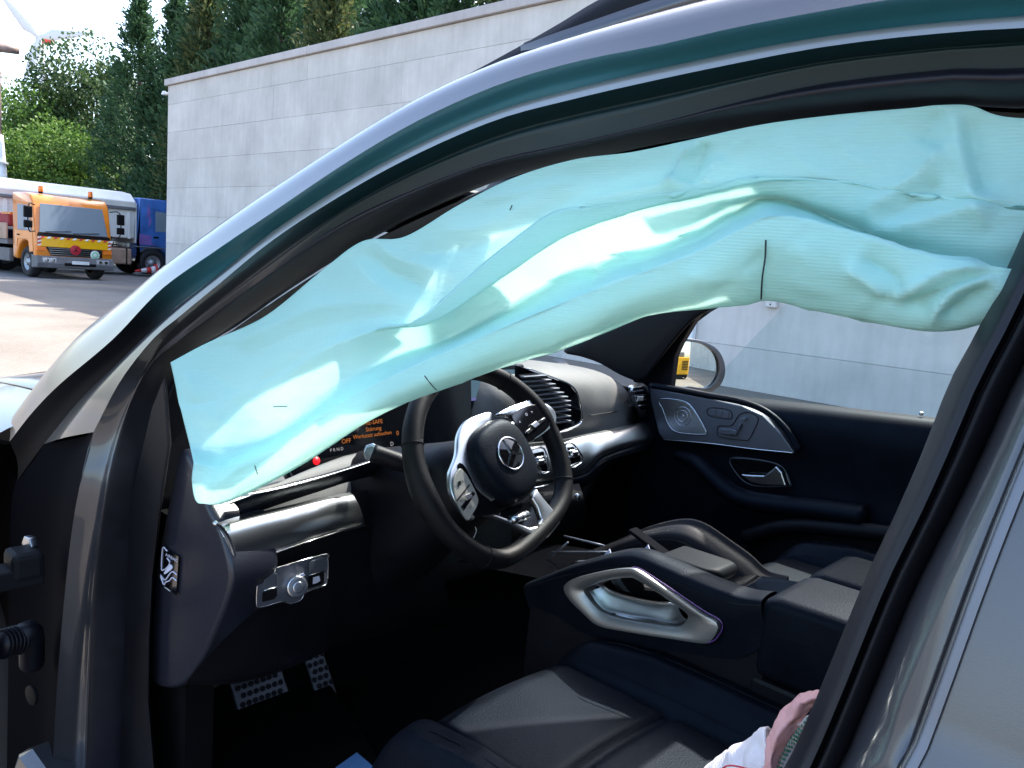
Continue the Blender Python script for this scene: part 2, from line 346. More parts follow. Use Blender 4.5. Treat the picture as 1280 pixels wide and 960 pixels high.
# ---- concrete wall of panels
def concrete(name, c):
    m, n, l, p = nodes(name)
    tc = n.new('ShaderNodeTexCoord'); gm = n.new('ShaderNodeNewGeometry'); mp = n.new('ShaderNodeMapping'); mp.inputs['Scale'].default_value = (5.5, 5.5, .7); l.new(gm.outputs['Position'], mp.inputs['Vector'])
    a = n.new('ShaderNodeTexNoise'); a.inputs['Scale'].default_value = .9; a.inputs['Detail'].default_value = 10; a.inputs['Roughness'].default_value = .65; l.new(gm.outputs['Position'], a.inputs['Vector'])
    s = n.new('ShaderNodeTexNoise'); s.inputs['Scale'].default_value = 1.6; s.inputs['Detail'].default_value = 8; l.new(mp.outputs[0], s.inputs['Vector'])
    r1 = n.new('ShaderNodeValToRGB'); r1.color_ramp.elements[0].position = .3; r1.color_ramp.elements[1].position = .72
    r1.color_ramp.elements[0].color = (*[x * .80 for x in c], 1); r1.color_ramp.elements[1].color = (*[x * 1.1 for x in c], 1); l.new(a.outputs['Fac'], r1.inputs['Fac'])
    r2 = n.new('ShaderNodeValToRGB'); r2.color_ramp.elements[0].position = .25; r2.color_ramp.elements[1].position = .6
    r2.color_ramp.elements[0].color = (.90, .90, .89, 1); r2.color_ramp.elements[1].color = (1, 1, 1, 1); l.new(s.outputs['Fac'], r2.inputs['Fac'])
    mx = n.new('ShaderNodeMix'); mx.data_type = 'RGBA'; mx.blend_type = 'MULTIPLY'; mx.inputs[0].default_value = 1; l.new(r1.outputs[0], mx.inputs[6]); l.new(r2.outputs[0], mx.inputs[7])
    oi = n.new('ShaderNodeObjectInfo'); mr = n.new('ShaderNodeMapRange'); mr.inputs['To Min'].default_value = .93; mr.inputs['To Max'].default_value = 1.04; l.new(oi.outputs['Random'], mr.inputs['Value'])
    m2 = n.new('ShaderNodeMix'); m2.data_type = 'RGBA'; m2.blend_type = 'MULTIPLY'; m2.inputs[0].default_value = 1; l.new(mx.outputs[2], m2.inputs[6]); l.new(mr.outputs[0], m2.inputs[7])
    l.new(m2.outputs[2], p.inputs['Base Color']); p.inputs['Roughness'].default_value = .92
    b = n.new('ShaderNodeBump'); b.inputs['Strength'].default_value = .35; b.inputs['Distance'].default_value = .012; l.new(a.outputs['Fac'], b.inputs['Height']); l.new(b.outputs[0], p.inputs['Normal'])
    return m
M['concrete'] = concrete('concrete_panels', (.60, .565, .52))
M['coping'] = concrete('coping_concrete', (.50, .46, .44))
WX0, WX1, WY = -23.9, 30.0, 10.0
wall = thing('concrete_wall', 'tall pale grey concrete panel wall behind the car with flat coping', 'wall', (WX0, WY, 0), wb=True)
zs = [0, .595, 1.38, 2.165, 2.95, 3.735, 4.52, 5.30, 5.82]
box('wall_core', ((WX0 + WX1) / 2 + .03, WY + .20, 2.9), (WX1 - WX0 - .06, .24, 5.8), 'coping', wall, bevel=0)
offs = [2.2, 2.6, 1.2, 0, 5.88, 5.4, .9, 2.2]
for i in range(8):
    xs = [WX0]; x = WX0 + (offs[i] or 4.9)
    if i == 7: x = -11.75 - 4.9 * 2
    while x < WX1: xs.append(x); x += 4.9
    xs.append(WX1)
    for a, b in zip(xs, xs[1:]):
        if b - a < .3: continue
        box('panel', ((a + b) / 2, WY + .045 + random.uniform(-.002, .002), (zs[i] + zs[i + 1]) / 2), (b - a - .003, .09, zs[i + 1] - zs[i] - .004), 'concrete', wall, bevel=.003)
xs = [WX0 - .1, -16.6, -9.2, -1.8, 5.6, 13., 20., WX1]
for a, b in zip(xs, xs[1:]): box('coping', ((a + b) / 2, WY + .15, 5.915), (b - a - .012, .46, .17), 'coping', wall, bevel=.012)
jb = thing('junction_box', 'small weathered square junction box fixed to concrete wall', 'box', at(965, 377, y=WY - .06), wb=True)
M['offwhite'] = mat('weathered_white', (.55, .54, .50), .6, var=(8, .2))
c = at(965, 377, y=WY - .04); box('case', c, (.16, .08, .16), 'offwhite', jb, bevel=.012)
disc('screw', c + np.array([.0, -.041, .0]), (0, -1, 0), .014, .006, 'steel', jb, seg=10); disc('screw', c + np.array([.0, -.041, -.04]), (0, -1, 0), .010, .006, 'dark', jb, seg=10)
M['white'] = mat('white_enamel', (.75, .76, .76), .4, var=(6, .08))
dp = thing('downpipe', 'white square downpipe on concrete wall behind the passenger mirror', 'pipe', at(866, 405, y=WY - .06), wb=True)
xx = at(866, 405, y=WY - .06)[0]
box('pipe', (xx, WY - .07, 2.7), (.09, .10, 5.4), 'white', dp, bevel=.01)
for z in (.5, 2.2, 3.9, 5.0): box('bracket', (xx, WY - .055, z), (.14, .125, .05), 'offwhite', dp, bevel=.004)
c = at(206, 119, y=WY + .1)
sl = thing('wall_lamp', 'small white lamp sticking out at upper end of concrete wall', 'lamp', c, wb=True)
tube('arm', [(WX0 + .02, WY + .1, c[2]), (WX0 - .22, WY + .1, c[2] + .03)], .045, 'white', sl, n=4)
disc('head', (WX0 - .30, WY + .02, c[2] - .02), (0, 0, 1), .09, .10, 'white', sl, r2=.05)

# ---- trees
def leafmat(name, a, b):
    m, n, l, p = nodes(name)
    oi = n.new('ShaderNodeNewGeometry'); r = n.new('ShaderNodeValToRGB')
    r.color_ramp.elements[0].color = (*a, 1); r.color_ramp.elements[1].color = (*b, 1); l.new(oi.outputs['Random Per Island'], r.inputs['Fac']); l.new(r.outputs[0], p.inputs['Base Color'])
    p.inputs['Roughness'].default_value = .6; p.inputs['Specular IOR Level'].default_value = .3
    o = n['Material Output']; tl = n.new('ShaderNodeBsdfTranslucent'); l.new(r.outputs[0], tl.inputs['Color']); mx = n.new('ShaderNodeMixShader'); mx.inputs[0].default_value = .3
    l.new(p.outputs[0], mx.inputs[1]); l.new(tl.outputs[0], mx.inputs[2]); l.new(mx.outputs[0], o.inputs[0])
    return m
M['bark'] = mat('bark', (.09, .065, .045), .9, bump=('noise', 30, 1.), var=(5, .4))
M['con_leaf'] = leafmat('cypress_leaf', (.025, .065, .03), (.075, .15, .06))
M['con_leaf2'] = leafmat('brownish_cypress_leaf', (.03, .07, .03), (.14, .15, .05))
M['dec_leaf'] = leafmat('maple_leaf', (.05, .12, .02), (.16, .26, .05))
M['dec_dark'] = leafmat('dark_leaf', (.025, .06, .02), (.09, .14, .05))
def leaf_mesh(name, pts, dirs, ln, wd, rng):
    n = len(pts); pts = np.array(pts); d = np.array(dirs); d /= np.linalg.norm(d, axis=1)[:, None]
    rv = rng.normal(size=(n, 3)); s = np.cross(d, rv); s /= np.linalg.norm(s, axis=1)[:, None]
    L = ln * rng.uniform(.6, 1.4, (n, 1)); W = wd * rng.uniform(.6, 1.4, (n, 1))
    V = np.stack([pts - s * W * .4, pts + s * W * .4, pts + d * L * .6 + s * W, pts + d * L, pts + d * L * .6 - s * W], 1).reshape(-1, 3)
    F = [(i * 5, i * 5 + 1, i * 5 + 2, i * 5 + 3, i * 5 + 4) for i in range(n)]
    me = bpy.data.meshes.new(name); me.from_pydata(V.tolist(), [], F); me.update(); return me
def conifer(seed, H, rad, lm, label, group):
    rng = np.random.default_rng(seed)
    t = thing('conifer_tree', label, 'tree', group=group)
    tube('trunk', [(0, 0, 0), (.05, .02, H * .5), (0, 0, H * .97)], [.17, .10, .02], 'bark', t, n=10, seg=8)
    P, Dr = [], []
    # sprays: branchlets leaving the trunk, each carrying a fan of leaves
    for k in range(760):
        z = H * (1 - rng.uniform(0.0, .97) ** .85) if k > 30 else H * rng.uniform(.85, 1.)
        rr = rad * (1 - (z / H) ** 1.7) * rng.uniform(.72, 1.12) + .08
        a = rng.uniform(0, 2 * math.pi); o = np.array([math.cos(a), math.sin(a), 0])
        up = rng.uniform(.45, 1.1); dv = o + np.array([0, 0, up]); dv /= np.linalg.norm(dv)
        tip = o * rr + np.array([0, 0, z]); ln = rng.uniform(.45, .95) * min(1, .35 + rr)
        for j in range(22):
            f = rng.uniform(0, 1); P.append(tip - dv * ln * (1 - f) + rng.normal(0, .085, 3)); Dr.append(dv * 1.0 + rng.normal(0, .38, 3))
    o = bpy.data.objects.new('crown', leaf_mesh('conifer_crown', P, Dr, .17, .036, rng)); setup(o, lm, t, smooth=False)
    return t
def broadleaf(seed, H, rad, lm, label, group, z0=.25, n=17000):
    rng = np.random.default_rng(seed)
    t = thing('broadleaf_tree', label, 'tree', group=group)
    tube('trunk', [(0, 0, 0), (.1, -.05, H * .35), (.0, .1, H * .8)], [.22, .16, .04], 'bark', t, n=10, seg=8)
    P, Dr = [], []
    cl = []
    for k in range(80):
        v = rng.normal(size=3); v /= np.linalg.norm(v); q = rng.uniform(.35, 1) ** .6
        cl.append((np.array([v[0] * rad * q, v[1] * rad * q, H * (z0 + 1) / 2 + v[2] * H * (1 - z0) / 2 * q]), rng.uniform(.45, .85) * rad * .48))
    for i, (c, r) in enumerate(cl):
        if i < 9: tube('limb', [(0, 0, H * .3), c * np.array([.5, .5, .85]), c], [.07, .05, .015], 'bark', t, n=6, seg=6)
    for k in range(n):
        c, r = cl[rng.integers(len(cl))]
        v = rng.normal(size=3); v /= np.linalg.norm(v)
        P.append(c + v * r * rng.uniform(.75, 1.05) * np.array([1.15, 1.15, .8])); Dr.append(v + rng.normal(0, .8, 3) + np.array([0, 0, -.3]))
    o = bpy.data.objects.new('crown', leaf_mesh('broadleaf_crown', P, Dr, .115, .05, rng)); setup(o, lm, t, smooth=False)
    return t
protos = [conifer(11, 9.5, 2.0, 'con_leaf', '', 'conifers behind the wall'), conifer(12, 10.5, 2.1, 'con_leaf', '', 'conifers behind the wall'), conifer(13, 9.8, 1.9, 'con_leaf2', '', 'conifers behind the wall')]
usedp = [0, 0, 0]
def put(ps, used, i, loc, rz, label, s):
    if used[i]: return dup(ps[i], loc, rz, label, (s, s, s))
    used[i] = 1; o = ps[i]; o.location = loc; o.rotation_euler = (0, 0, rz); o.scale = (s, s, s); o['label'] = label; return o
k = 0
for x in np.arange(-40.5, -6.5, 1.45):
    i = 2 if k % 5 == 3 else k % 2
    put(protos, usedp, i, (x + random.uniform(-.3, .3), 14.3 + random.uniform(-.5, .5) + (3.4 if x < -25 else 0), 0), random.uniform(0, 6), ('conifer tinged yellow brown in the hedge row behind the concrete wall' if i == 2 else 'dense dark green conifer in the hedge row rising behind the concrete wall'), random.uniform(1.0, 1.22) * (1.28 if x < -25 else 1))
    k += 1
put(protos, usedp, 1, (-42.0, 16.4, 0), 1., 'tallest pointed conifer at the open end of the row, against the sky', 1.27)
bl = broadleaf(21, 7.6, 2.6, 'dec_dark', 'dark loose broadleaf tree beside the end conifer behind the blue truck', 'broadleaf trees behind the trucks', n=32000); bl.location = at(112, 320, x=-50.) * np.array([1, 1, 0]); bl.scale = (1.4, 1.4, 1.5)
b2 = broadleaf(22, 6.0, 2.6, 'dec_leaf', 'bright green maple directly behind the orange truck cab', 'broadleaf trees behind the trucks'); b2.location = at(62, 320, x=-46.) * np.array([1, 1, 0]); b2.scale = (1.15, 1.15, 1.15)
b3 = broadleaf(23, 7.0, 2.9, 'dec_leaf', 'bright green tree at left edge behind the truck bed', 'broadleaf trees behind the trucks'); b3.location = at(18, 320, x=-50.) * np.array([1, 1, 0]); b3.scale = (1.2, 1.2, 1.32)
b4 = broadleaf(24, 5.6, 2.6, 'dec_dark', 'low dark tree filling the gap behind the white tipper body', 'broadleaf trees behind the trucks'); b4.location = at(150, 320, x=-47.) * np.array([1, 1, 0])
b5 = dup(b2, at(-25, 320, x=-46.) * np.array([1, 1, 0]), 2., 'bright green tree cut off by the left picture edge', (1.1, 1.1, 1.0))
b6 = dup(b4, at(88, 320, x=-54.) * np.array([1, 1, 0]), 1., 'grey green tree far behind the maple and the dark tree', (1.1, 1.1, 1.05))

# ---- far wind turbine
M['turbine'] = mat('turbine_grey', (.60, .62, .66), .5)
M['redpaint'] = mat('red_paint', (.55, .06, .05), .4)
wtp = at(53, 50, x=-400.); wt = thing('wind_turbine', 'distant wind turbine with red nacelle above the trees', 'wind turbine', (wtp[0], wtp[1], 0), wb=True)
hubp = np.array(wtp)
tube('tower', [(hubp[0], hubp[1], 0), (hubp[0], hubp[1], hubp[2] - 1)], [1.6, .75], 'turbine', wt, n=6, seg=14)
box('nacelle', hubp + np.array([0, 1.0, .2]), (4, 6.5, 2.6), 'redpaint', wt, bevel=.5)
hub = hubp + np.array([3.2, -2.2, .0]); disc('hub', hub, (1, -.3, 0), 1.2, 1.6, 'turbine', wt, r2=.3)
tip = at(29, 106, x=hub[0] + 1)
dv = tip - hub; L = np.linalg.norm(dv); dv /= L; ax = np.array([1, -.3, 0.]); ax /= np.linalg.norm(ax)
for q in range(3):
    rm = np.array(Matrix.Rotation(q * 2 * math.pi / 3, 3, Vector(ax))); e = rm @ dv; s = np.cross(ax, e)
    rows = []
    for f, wd, th in ((0, .9, .9), (.12, 1.3, .6), (.25, 2.4, .5), (.6, 1.5, .3), (1, .25, .1)):
        c = hub + ax * .8 + e * L * f; rows.append([c + s * wd * math.cos(a) + ax * th * math.sin(a) + s * wd * .25 for a in np.linspace(0, 2 * math.pi, 10, endpoint=False)])
    V, F = grid(np.array(rows), False, True); obj('blade', V, F, 'turbine', wt)
# ---- lamp post at the left edge
M['rustpost'] = mat('brown_post', (.28, .20, .17), .6, var=(4, .3))
lp = at(2, 62, x=-40.); post = thing('lamp_post', 'tall lamp post with brown tubular head and flared white base at left edge', 'lamp post', (lp[0], lp[1], 0), wb=True)
bs = at(-1, 200, x=-40.)
tube('mast', [(lp[0], lp[1] - .1, 5.3), (lp[0], lp[1] - .1, lp[2])], .055, 'rustpost', post, n=4)
tube('head', [(lp[0], lp[1] - .6, lp[2] + .05), (lp[0], lp[1] + .62, lp[2] + .12)], [.22, .17], 'rustpost', post, n=4, seg=14)
tube('base', [(lp[0], lp[1] - .1, 0), (lp[0], lp[1] - .1, 2.7), (lp[0], lp[1] - .1, 4.2), (lp[0], lp[1] - .1, 5.3)], [.52, .42, .25, .12], 'white', post, n=16, seg=16)
for z, r_ in ((3.0, .44), (4.1, .29)): disc('collar', (lp[0], lp[1] - .1, z), (0, 0, 1), r_, .09, 'offwhite', post)

# ---- trucks
M['or_paint'] = mat('orange_paint', (.75, .22, .012), .3, coat=.8, var=(3, .08))
M['or_paint_lit'] = mat('sunlit_orange_paint', (.9, .47, .01), .3, coat=.8)  # orange of the cab front with sunlight put into the colour
M['blue_paint'] = mat('blue_paint', (.045, .14, .42), .35, coat=.6, var=(2.5, .25))
M['pur_paint'] = mat('purple_paint', (.22, .13, .40), .35, coat=.6, var=(3, .2))
M['bumper'] = mat('bumper_grey', (.13, .13, .14), .6, var=(4, .2))
M['tyre'] = mat('tyre', (.018, .018, .02), .85, bump=('noise', 80, .6))
M['rimgrey'] = mat('wheel_rim', (.40, .42, .45), .45, metal=.6, var=(12, .25))
M['truckglass'] = mat('truck_glass', (.22, .27, .32), .04, spec=1., coat=1.)  # pale blue base holds the sky's reflection
M['lampglass'] = mat('lamp_glass', (.6, .6, .62), .12, metal=.4)
M['beacon'] = mat('amber_beacon', (.9, .22, .03), .25)
M['tarp'] = mat('tipper_body', (.76, .74, .69), .7, var=(1.5, .12), bump=('noise', 8, .4))
M['tan'] = mat('tan_boards', (.42, .28, .20), .7, var=(3, .2))
M['redstuff'] = mat('dark_red_load', (.30, .03, .04), .6)
M['badge'] = mat('badge_green', (.30, .60, .38), .5)
M['redbadge'] = mat('badge_red', (.45, .02, .04), .35)
def wheel(par, c, r=.46, wd=.30, side=-1):
    t = disc('tyre', (c[0], c[1] - side * wd / 2 * -1, c[2]), (0, -side * -1, 0), r, .001, 'tyre', par) if 0 else None
    prof = [(r * .58, 0), (r * .9, 0), (r, .05), (r, wd - .05), (r * .9, wd), (r * .58, wd), (r * .58, 0)]
    rows = []
    for q in np.linspace(0, 2 * math.pi, 28, endpoint=False): rows.append([(c[0] + a * math.cos(q), c[1] + side * b, c[2] + a * math.sin(q)) for a, b in prof])
    V, F = grid(np.array(rows), True); wh = obj('wheel', V, F, 'tyre', par)
    prof = [(r * .6, wd - .02), (r * .56, wd - .04), (r * .46, wd - .10), (r * .22, wd - .10), (r * .20, wd - .02), (.001, wd - .02)]
    rows = []
    for q in np.linspace(0, 2 * math.pi, 24, endpoint=False): rows.append([(c[0] + a * math.cos(q), c[1] + side * b, c[2] + a * math.sin(q)) for a, b in prof])
    V, F = grid(np.array(rows), True); obj('rim', V, F, 'rimgrey', wh)
    for q in range(8): disc('wheel_nut', (c[0] + r * .32 * math.cos(q * .785), c[1] + side * (wd - .10), c[2] + r * .32 * math.sin(q * .785)), (0, side, 0), .022, .03, 'dark', wh, seg=6, bevel=0)
    return wh
def star(name, c, n, u, v, r, mat_, par, w_=.16, rot=0.):
    """three-pointed star"""
    c, n, u, v = (np.array(q, float) for q in (c, n, u, v)); P = []
    for k in range(6):
        a = math.pi / 2 + k * math.pi / 3 + rot; rr = r if k % 2 == 0 else r * w_
        P.append(c + u * rr * math.cos(a) + v * rr * math.sin(a))
    return plate(name, P, n * r * .08, mat_, par, bevel=0)
def cab(par, W, H, body, lower, D_=1.72, arch=.62, xw=-.78):
    """cab shell from a side outline, wheel arch cut out"""
    arc = [(xw + arch * math.cos(a), .50 + arch * math.sin(a)) for a in np.linspace(0.05, math.pi - .05, 9)]
    P = [(-.02, .55), (0, .9), (-.01, 1.20), (-.06, 1.34), (-.26, H - .26), (-.42, H - .06), (-.75, H), (-D_, H), (-D_, .55)] + arc[::-1]
    o = plate('cab_shell', [(x, -W / 2, z) for x, z in P], (0, W, 0), body, par, bevel=.06, seg=3, smooth=True)
    return o
ot = thing('orange_truck', 'orange municipal flatbed truck with two roof beacons and red white stripes', 'truck', (-27.45, 8.70, 0), rotz=R(5))
W = 2.3; H = 2.58
cab(ot, W, H, 'or_paint', 'or_paint')
f0, f1 = np.array([-.055, 0, 1.36]), np.array([-.255, 0, H - .27]); nf = np.array([1, 0, .21]); nf /= np.linalg.norm(nf)
def onf(y, t, o=.012): p = f0 + (f1 - f0) * t + nf * o; return np.array([p[0], y, p[2]])
ws = plate('windscreen', [onf(-1.02, .04), onf(1.02, .04), onf(.93, .95), onf(-.93, .95)], nf * .012, 'truckglass', ot, bevel=.01)
for y0, y1 in ((-.85, -.1), (-.05, .75)): tube('wiper', [onf(y0, .06, .03), onf(y1, .12, .035)], .012, 'dark', ws, n=4, seg=6)
plate('wiper_panel', [onf(-1.1, -.08), onf(1.1, -.08), onf(1.06, .03), onf(-1.06, .03)], nf * .015, 'dark', ot)
plate('front_panel', [(.0, -1.08, .98), (.0, 1.08, .98), (-.015, 1.08, 1.27), (-.015, -1.08, 1.27)], (.02, 0, 0), 'or_paint_lit', ot, bevel=.01)
for i in range(12):
    y = -1.03 + i * .187
    plate('warning_stripe', [(-.0, y, 1.225), (-.0, y + .09, 1.225), (-.012, y + .15, 1.285), (-.012, y + .06, 1.285)], (.026, 0, 0), 'redpaint' if i % 2 == 0 else 'white', ot, bevel=0)
for s in (-1, 1):
    for i in range(5):
        z = .99 + i * .055; plate('warning_stripe', [(.02, s * 1.05 - .05, z), (.02, s * 1.05 + .05, z + .03), (.02, s * 1.05 + .05, z + .075), (.02, s * 1.05 - .05, z + .045)], (.004, 0, 0), 'redpaint' if i % 2 else 'white', ot, bevel=0)
gr = plate('grille', [(.0, -.72, .72), (.0, .82, .72), (.0, .82, .97), (.0, -.86, .97)], (.03, 0, 0), 'dark', ot, bevel=.01)
for i in range(4): box('grille_slat', (.036, 0.0, .755 + i * .062), (.02, 1.5 + .04 * i, .022), 'satin', gr, bevel=.003)
eb = disc('emblem', (.045, -.02, .92), (1, 0, 0), .155, .03, 'redbadge', ot); star('star', (.078, -.02, .92), (1, 0, 0), (0, 1, 0), (0, 0, 1), .13, 'chrome', eb)
bd = disc('round_badge', (.045, .58, .80), (1, 0, 0), .14, .012, 'white', ot); disc('badge_ring', (.058, .58, .80), (1, 0, 0), .11, .004, 'badge', bd); disc('badge_centre', (.063, .58, .80), (1, 0, 0), .05, .004, 'white', bd)
plate('corner_lamp', [(.0, -1.12, .86), (.0, -.9, .86), (.0, -.88, .96), (.0, -1.12, .96)], (.035, 0, 0), 'beacon', ot); plate('corner_lamp', [(.0, .86, .84), (.0, 1.12, .84), (.0, 1.12, .94), (.0, .88, .94)], (.035, 0, 0), 'beacon', ot)
plate('bumper', [(.06, -1.15, .30), (.06, 1.15, .30), (.10, 1.15, .48), (.08, 1.15, .70), (.08, -1.15, .70), (.10, -1.15, .48)][0:0] or [(-.25, -1.16, .32), (.10, -1.16, .34), (.14, -1.16, .48), (.08, -1.16, .70), (-.25, -1.16, .70)], (0, 2.32, 0), 'bumper', ot, bevel=.03)
for s in (-1, 1):
    hl = box('headlight', (.10, s * .80, .565), (.06, .40, .16), 'lampglass', ot, bevel=.02)
    for q in (-.09, .09): disc('reflector', (.13, s * .80 + q, .565), (1, 0, 0), .06, .006, 'chrome', hl, seg=16)
box('intake', (.13, .10, .47), (.03, .95, .09), 'dark', ot); box('number_plate', (.15, .10, .53), (.012, .52, .10), 'white', ot, bevel=.004)
for y in (-.78, .70): b = disc('beacon_base', (-.55, y, H - .01), (0, 0, 1), .06, .06, 'dark', ot); disc('beacon_lens', (-.55, y, H + .05), (0, 0, 1), .075, .17, 'beacon', b, r2=.06)
for s in (-1, 1):
    dr = plate('door', [(-.42, s * 1.152, .78), (-.16, s * 1.152, .80), (-.2, s * 1.152, 1.36), (-.42, s * 1.152, H - .3), (-1.38, s * 1.152, H - .25), (-1.38, s * 1.152, .9), (-1.3, s * 1.152, 1.16), (-.5, s * 1.152, 1.16)], (0, s * .012, 0), 'or_paint', ot, bevel=.01)
    plate('side_window', [(-.24, s * 1.166, 1.42), (-.44, s * 1.166, H - .40), (-1.28, s * 1.166, H - .36), (-1.28, s * 1.166, 1.42)], (0, s * .006, 0), 'truckglass', dr)
    box('door_handle', (-1.22, s * 1.175, 1.28), (.16, .03, .04), 'dark', dr)
    ma = tube('mirror_arm', [(-.12, s * 1.12, 2.2), (.06, s * 1.36, 2.18), (.06, s * 1.36, 1.45), (-.08, s * 1.14, 1.42)], .018, 'dark', ot, n=14, seg=6)
    box('mirror_housing', (.07, s * 1.38, 1.98), (.09, .24, .34), 'dark', ma, bevel=.03); box('mirror_housing', (.07, s * 1.38, 1.62), (.09, .24, .22), 'dark', ma, bevel=.03)
    wheel(ot, (-.80, s * .80, .47), .47, .30, s); wheel(ot, (-4.3, s * .80, .47), .47, .32, s)
    plate('step', [(-.12, s * 1.0, .32), (-.35, s * 1.0, .32), (-.35, s * 1.0, .72), (-.12, s * 1.0, .72)], (0, s * .14, 0), 'bumper', ot, bevel=.02)
box('chassis', (-3.2, 0, .70), (4.4, .85, .22), 'dark', ot); 
box('rear_cab_wall', (-1.86, 0, 1.55), (.2, 2.1, 1.7), 'or_paint', ot, bevel=.03)
fb = box('flatbed', (-4.1, 0, 1.02), (4.2, 2.4, .14), 'bumper', ot)
for s in (-1, 1):
    for i in range(3): box('side_board', (-2.72 - i * 1.38, s * 1.18, 1.36), (1.33, .05, .50), 'tan', fb, bevel=.01)
ld = box('load', (-3.0, -.35, 1.72), (1.6, 1.5, .42), 'redstuff', ot, bevel=.05)
box('load_rail', (-2.2, -1.1, 1.92), (.7, .12, .07), 'or_paint', ld)
box('side_skirt', (-2.5, -1.08, .62), (1.0, .14, .42), 'bumper', ot, bevel=.03)
# blue truck with tipper body, seen from its side, standing across behind
bt = thing('blue_truck', 'blue and purple tractor truck with pale tipper body beside the wall end', 'truck', (-33.2, 14.35, 0), rotz=R(90))
W = 2.5; H = 2.98
cab(bt, W, H, 'blue_paint', 'pur_paint', 1.9, .66, -1.35)
for s in (-1, 1):
    plate('lower_panel', [(-.05, s * 1.252, .75), (-.62, s * 1.252, .80), (-.95, s * 1.252, 1.2), (-1.88, s * 1.252, 1.22), (-1.88, s * 1.252, 1.62), (-.1, s * 1.252, 1.45)], (0, s * .01, 0), 'pur_paint', bt)
    dr = plate('door', [(-.38, s * 1.264, .95), (-1.42, s * 1.264, 1.28), (-1.42, s * 1.264, 2.62), (-.62, s * 1.264, 2.58), (-.30, s * 1.264, 1.7)], (0, s * .012, 0), 'blue_paint', bt)
    plate('side_window', [(-.42, s * 1.28, 1.75), (-.66, s * 1.28, 2.48), (-1.28, s * 1.28, 2.52), (-1.28, s * 1.28, 1.75)], (0, s * .006, 0), 'truckglass', dr)
    box('door_handle', (-1.25, s * 1.285, 1.52), (.2, .03, .06), 'dark', dr)
    for (x, z, q, w2) in ((-1.62, 2.2, .5, .16), (-1.55, 1.85, -.4, .12), (-1.0, 1.62, .2, .1)): plate('graphic', [(x, s * 1.2535, z), (x + w2, s * 1.2535, z + .25), (x + w2 * .4, s * 1.2535, z + .6)], (0, s * .004, 0), 'pur_paint', bt, bevel=0)
    box('mirror_housing', (-.30, s * 1.48, 2.15), (.12, .22, .85), 'bumper', bt, bevel=.04)
    wheel(bt, (-1.35, s * .94, .52), .52, .31, s); wheel(bt, (-5.1, s * .92, .52), .52, .33, s); wheel(bt, (-6.4, s * .92, .52), .52, .33, s)
    ft = plate('fuel_tank', [(-2.15, s * .85, .42), (-3.75, s * .85, .42), (-3.75, s * .85, 1.02), (-2.15, s * .85, 1.02)], (0, s * .42, 0), 'tan', bt, bevel=.06)
    for x in (-3.25, -2.95, -2.35): box('tank_strap', (x, s * 1.06, .72), (.05, .44, .62), 'dark', ft, bevel=.004)
    box('mudguard', (-1.38, s * 1.1, 1.12), (1.35, .36, .05), 'bumper', bt, bevel=.02)
ws = plate('windscreen', [(.0, -1.1, 1.5), (.0, 1.1, 1.5), (-.22, 1.05, 2.72), (-.22, -1.05, 2.72)], (.02, 0, .004), 'truckglass', bt)
box('bumper', (-.1, 0, .55), (.35, 2.5, .45), 'bumper', bt, bevel=.06)
box('chassis', (-4.6, 0, .95), (6.2, .9, .25), 'rustpost', bt)
P = [(-1.1, 0), (-1.1, .1), (1.1, .1), (1.1, 0)]
prof = [(-1.15, 1.35), (-1.22, 2.45), (-1.28, 2.55), (-.8, 2.86), (0, 2.95), (.8, 2.86), (1.28, 2.55), (1.22, 2.45), (1.15, 1.35)]
tb = plate('tipper_body', [(-2.02, y, z + .06 + (.18 if z > 2.5 else 0)) for y, z in prof], (-7.3, 0, 0), 'tarp', bt, bevel=.04)
for x in np.arange(-2.25, -9.2, -.82):
    for s in (-1, 1): box('stiffener', (x, s * 1.22, 1.92), (.09, .07, 1.05), 'tarp', tb, bevel=.01)
for s in (-1, 1): box('rim_rail', (-5.7, s * 1.25, 2.53), (7.35, .12, .12), 'bumper', tb, bevel=.02)
box('headboard', (-1.97, 0, 2.0), (.07, 2.3, 1.5), 'tarp', tb, bevel=.02)
# van behind the orange truck
vn = thing('blue_van', 'blue van with white roof box partly hidden behind the orange truck', 'van', (-33.2, 8.9, 0))
plate('body', [(0, -.95, .45), (.05, -.95, 1.05), (-.75, -.95, 1.3), (-1.35, -.95, 2.35), (-1.7, -.95, 2.62), (-5.2, -.95, 2.66), (-5.3, -.95, .45)], (0, 1.9, 0), 'blue_paint', vn, bevel=.09, seg=3)
plate('windscreen', [(-.78, -.8, 1.36), (-.78, .8, 1.36), (-1.36, .72, 2.32), (-1.36, -.72, 2.32)], (.02, 0, .012), 'truckglass', vn)
box('roof_box', (-2.6, .35, 2.80), (2.2, 1.3, .30), 'white', vn, bevel=.08)
for s in (-1, 1): wheel(vn, (-1.0, s * .72, .36), .36, .22, s); wheel(vn, (-4.3, s * .72, .36), .36, .22, s)
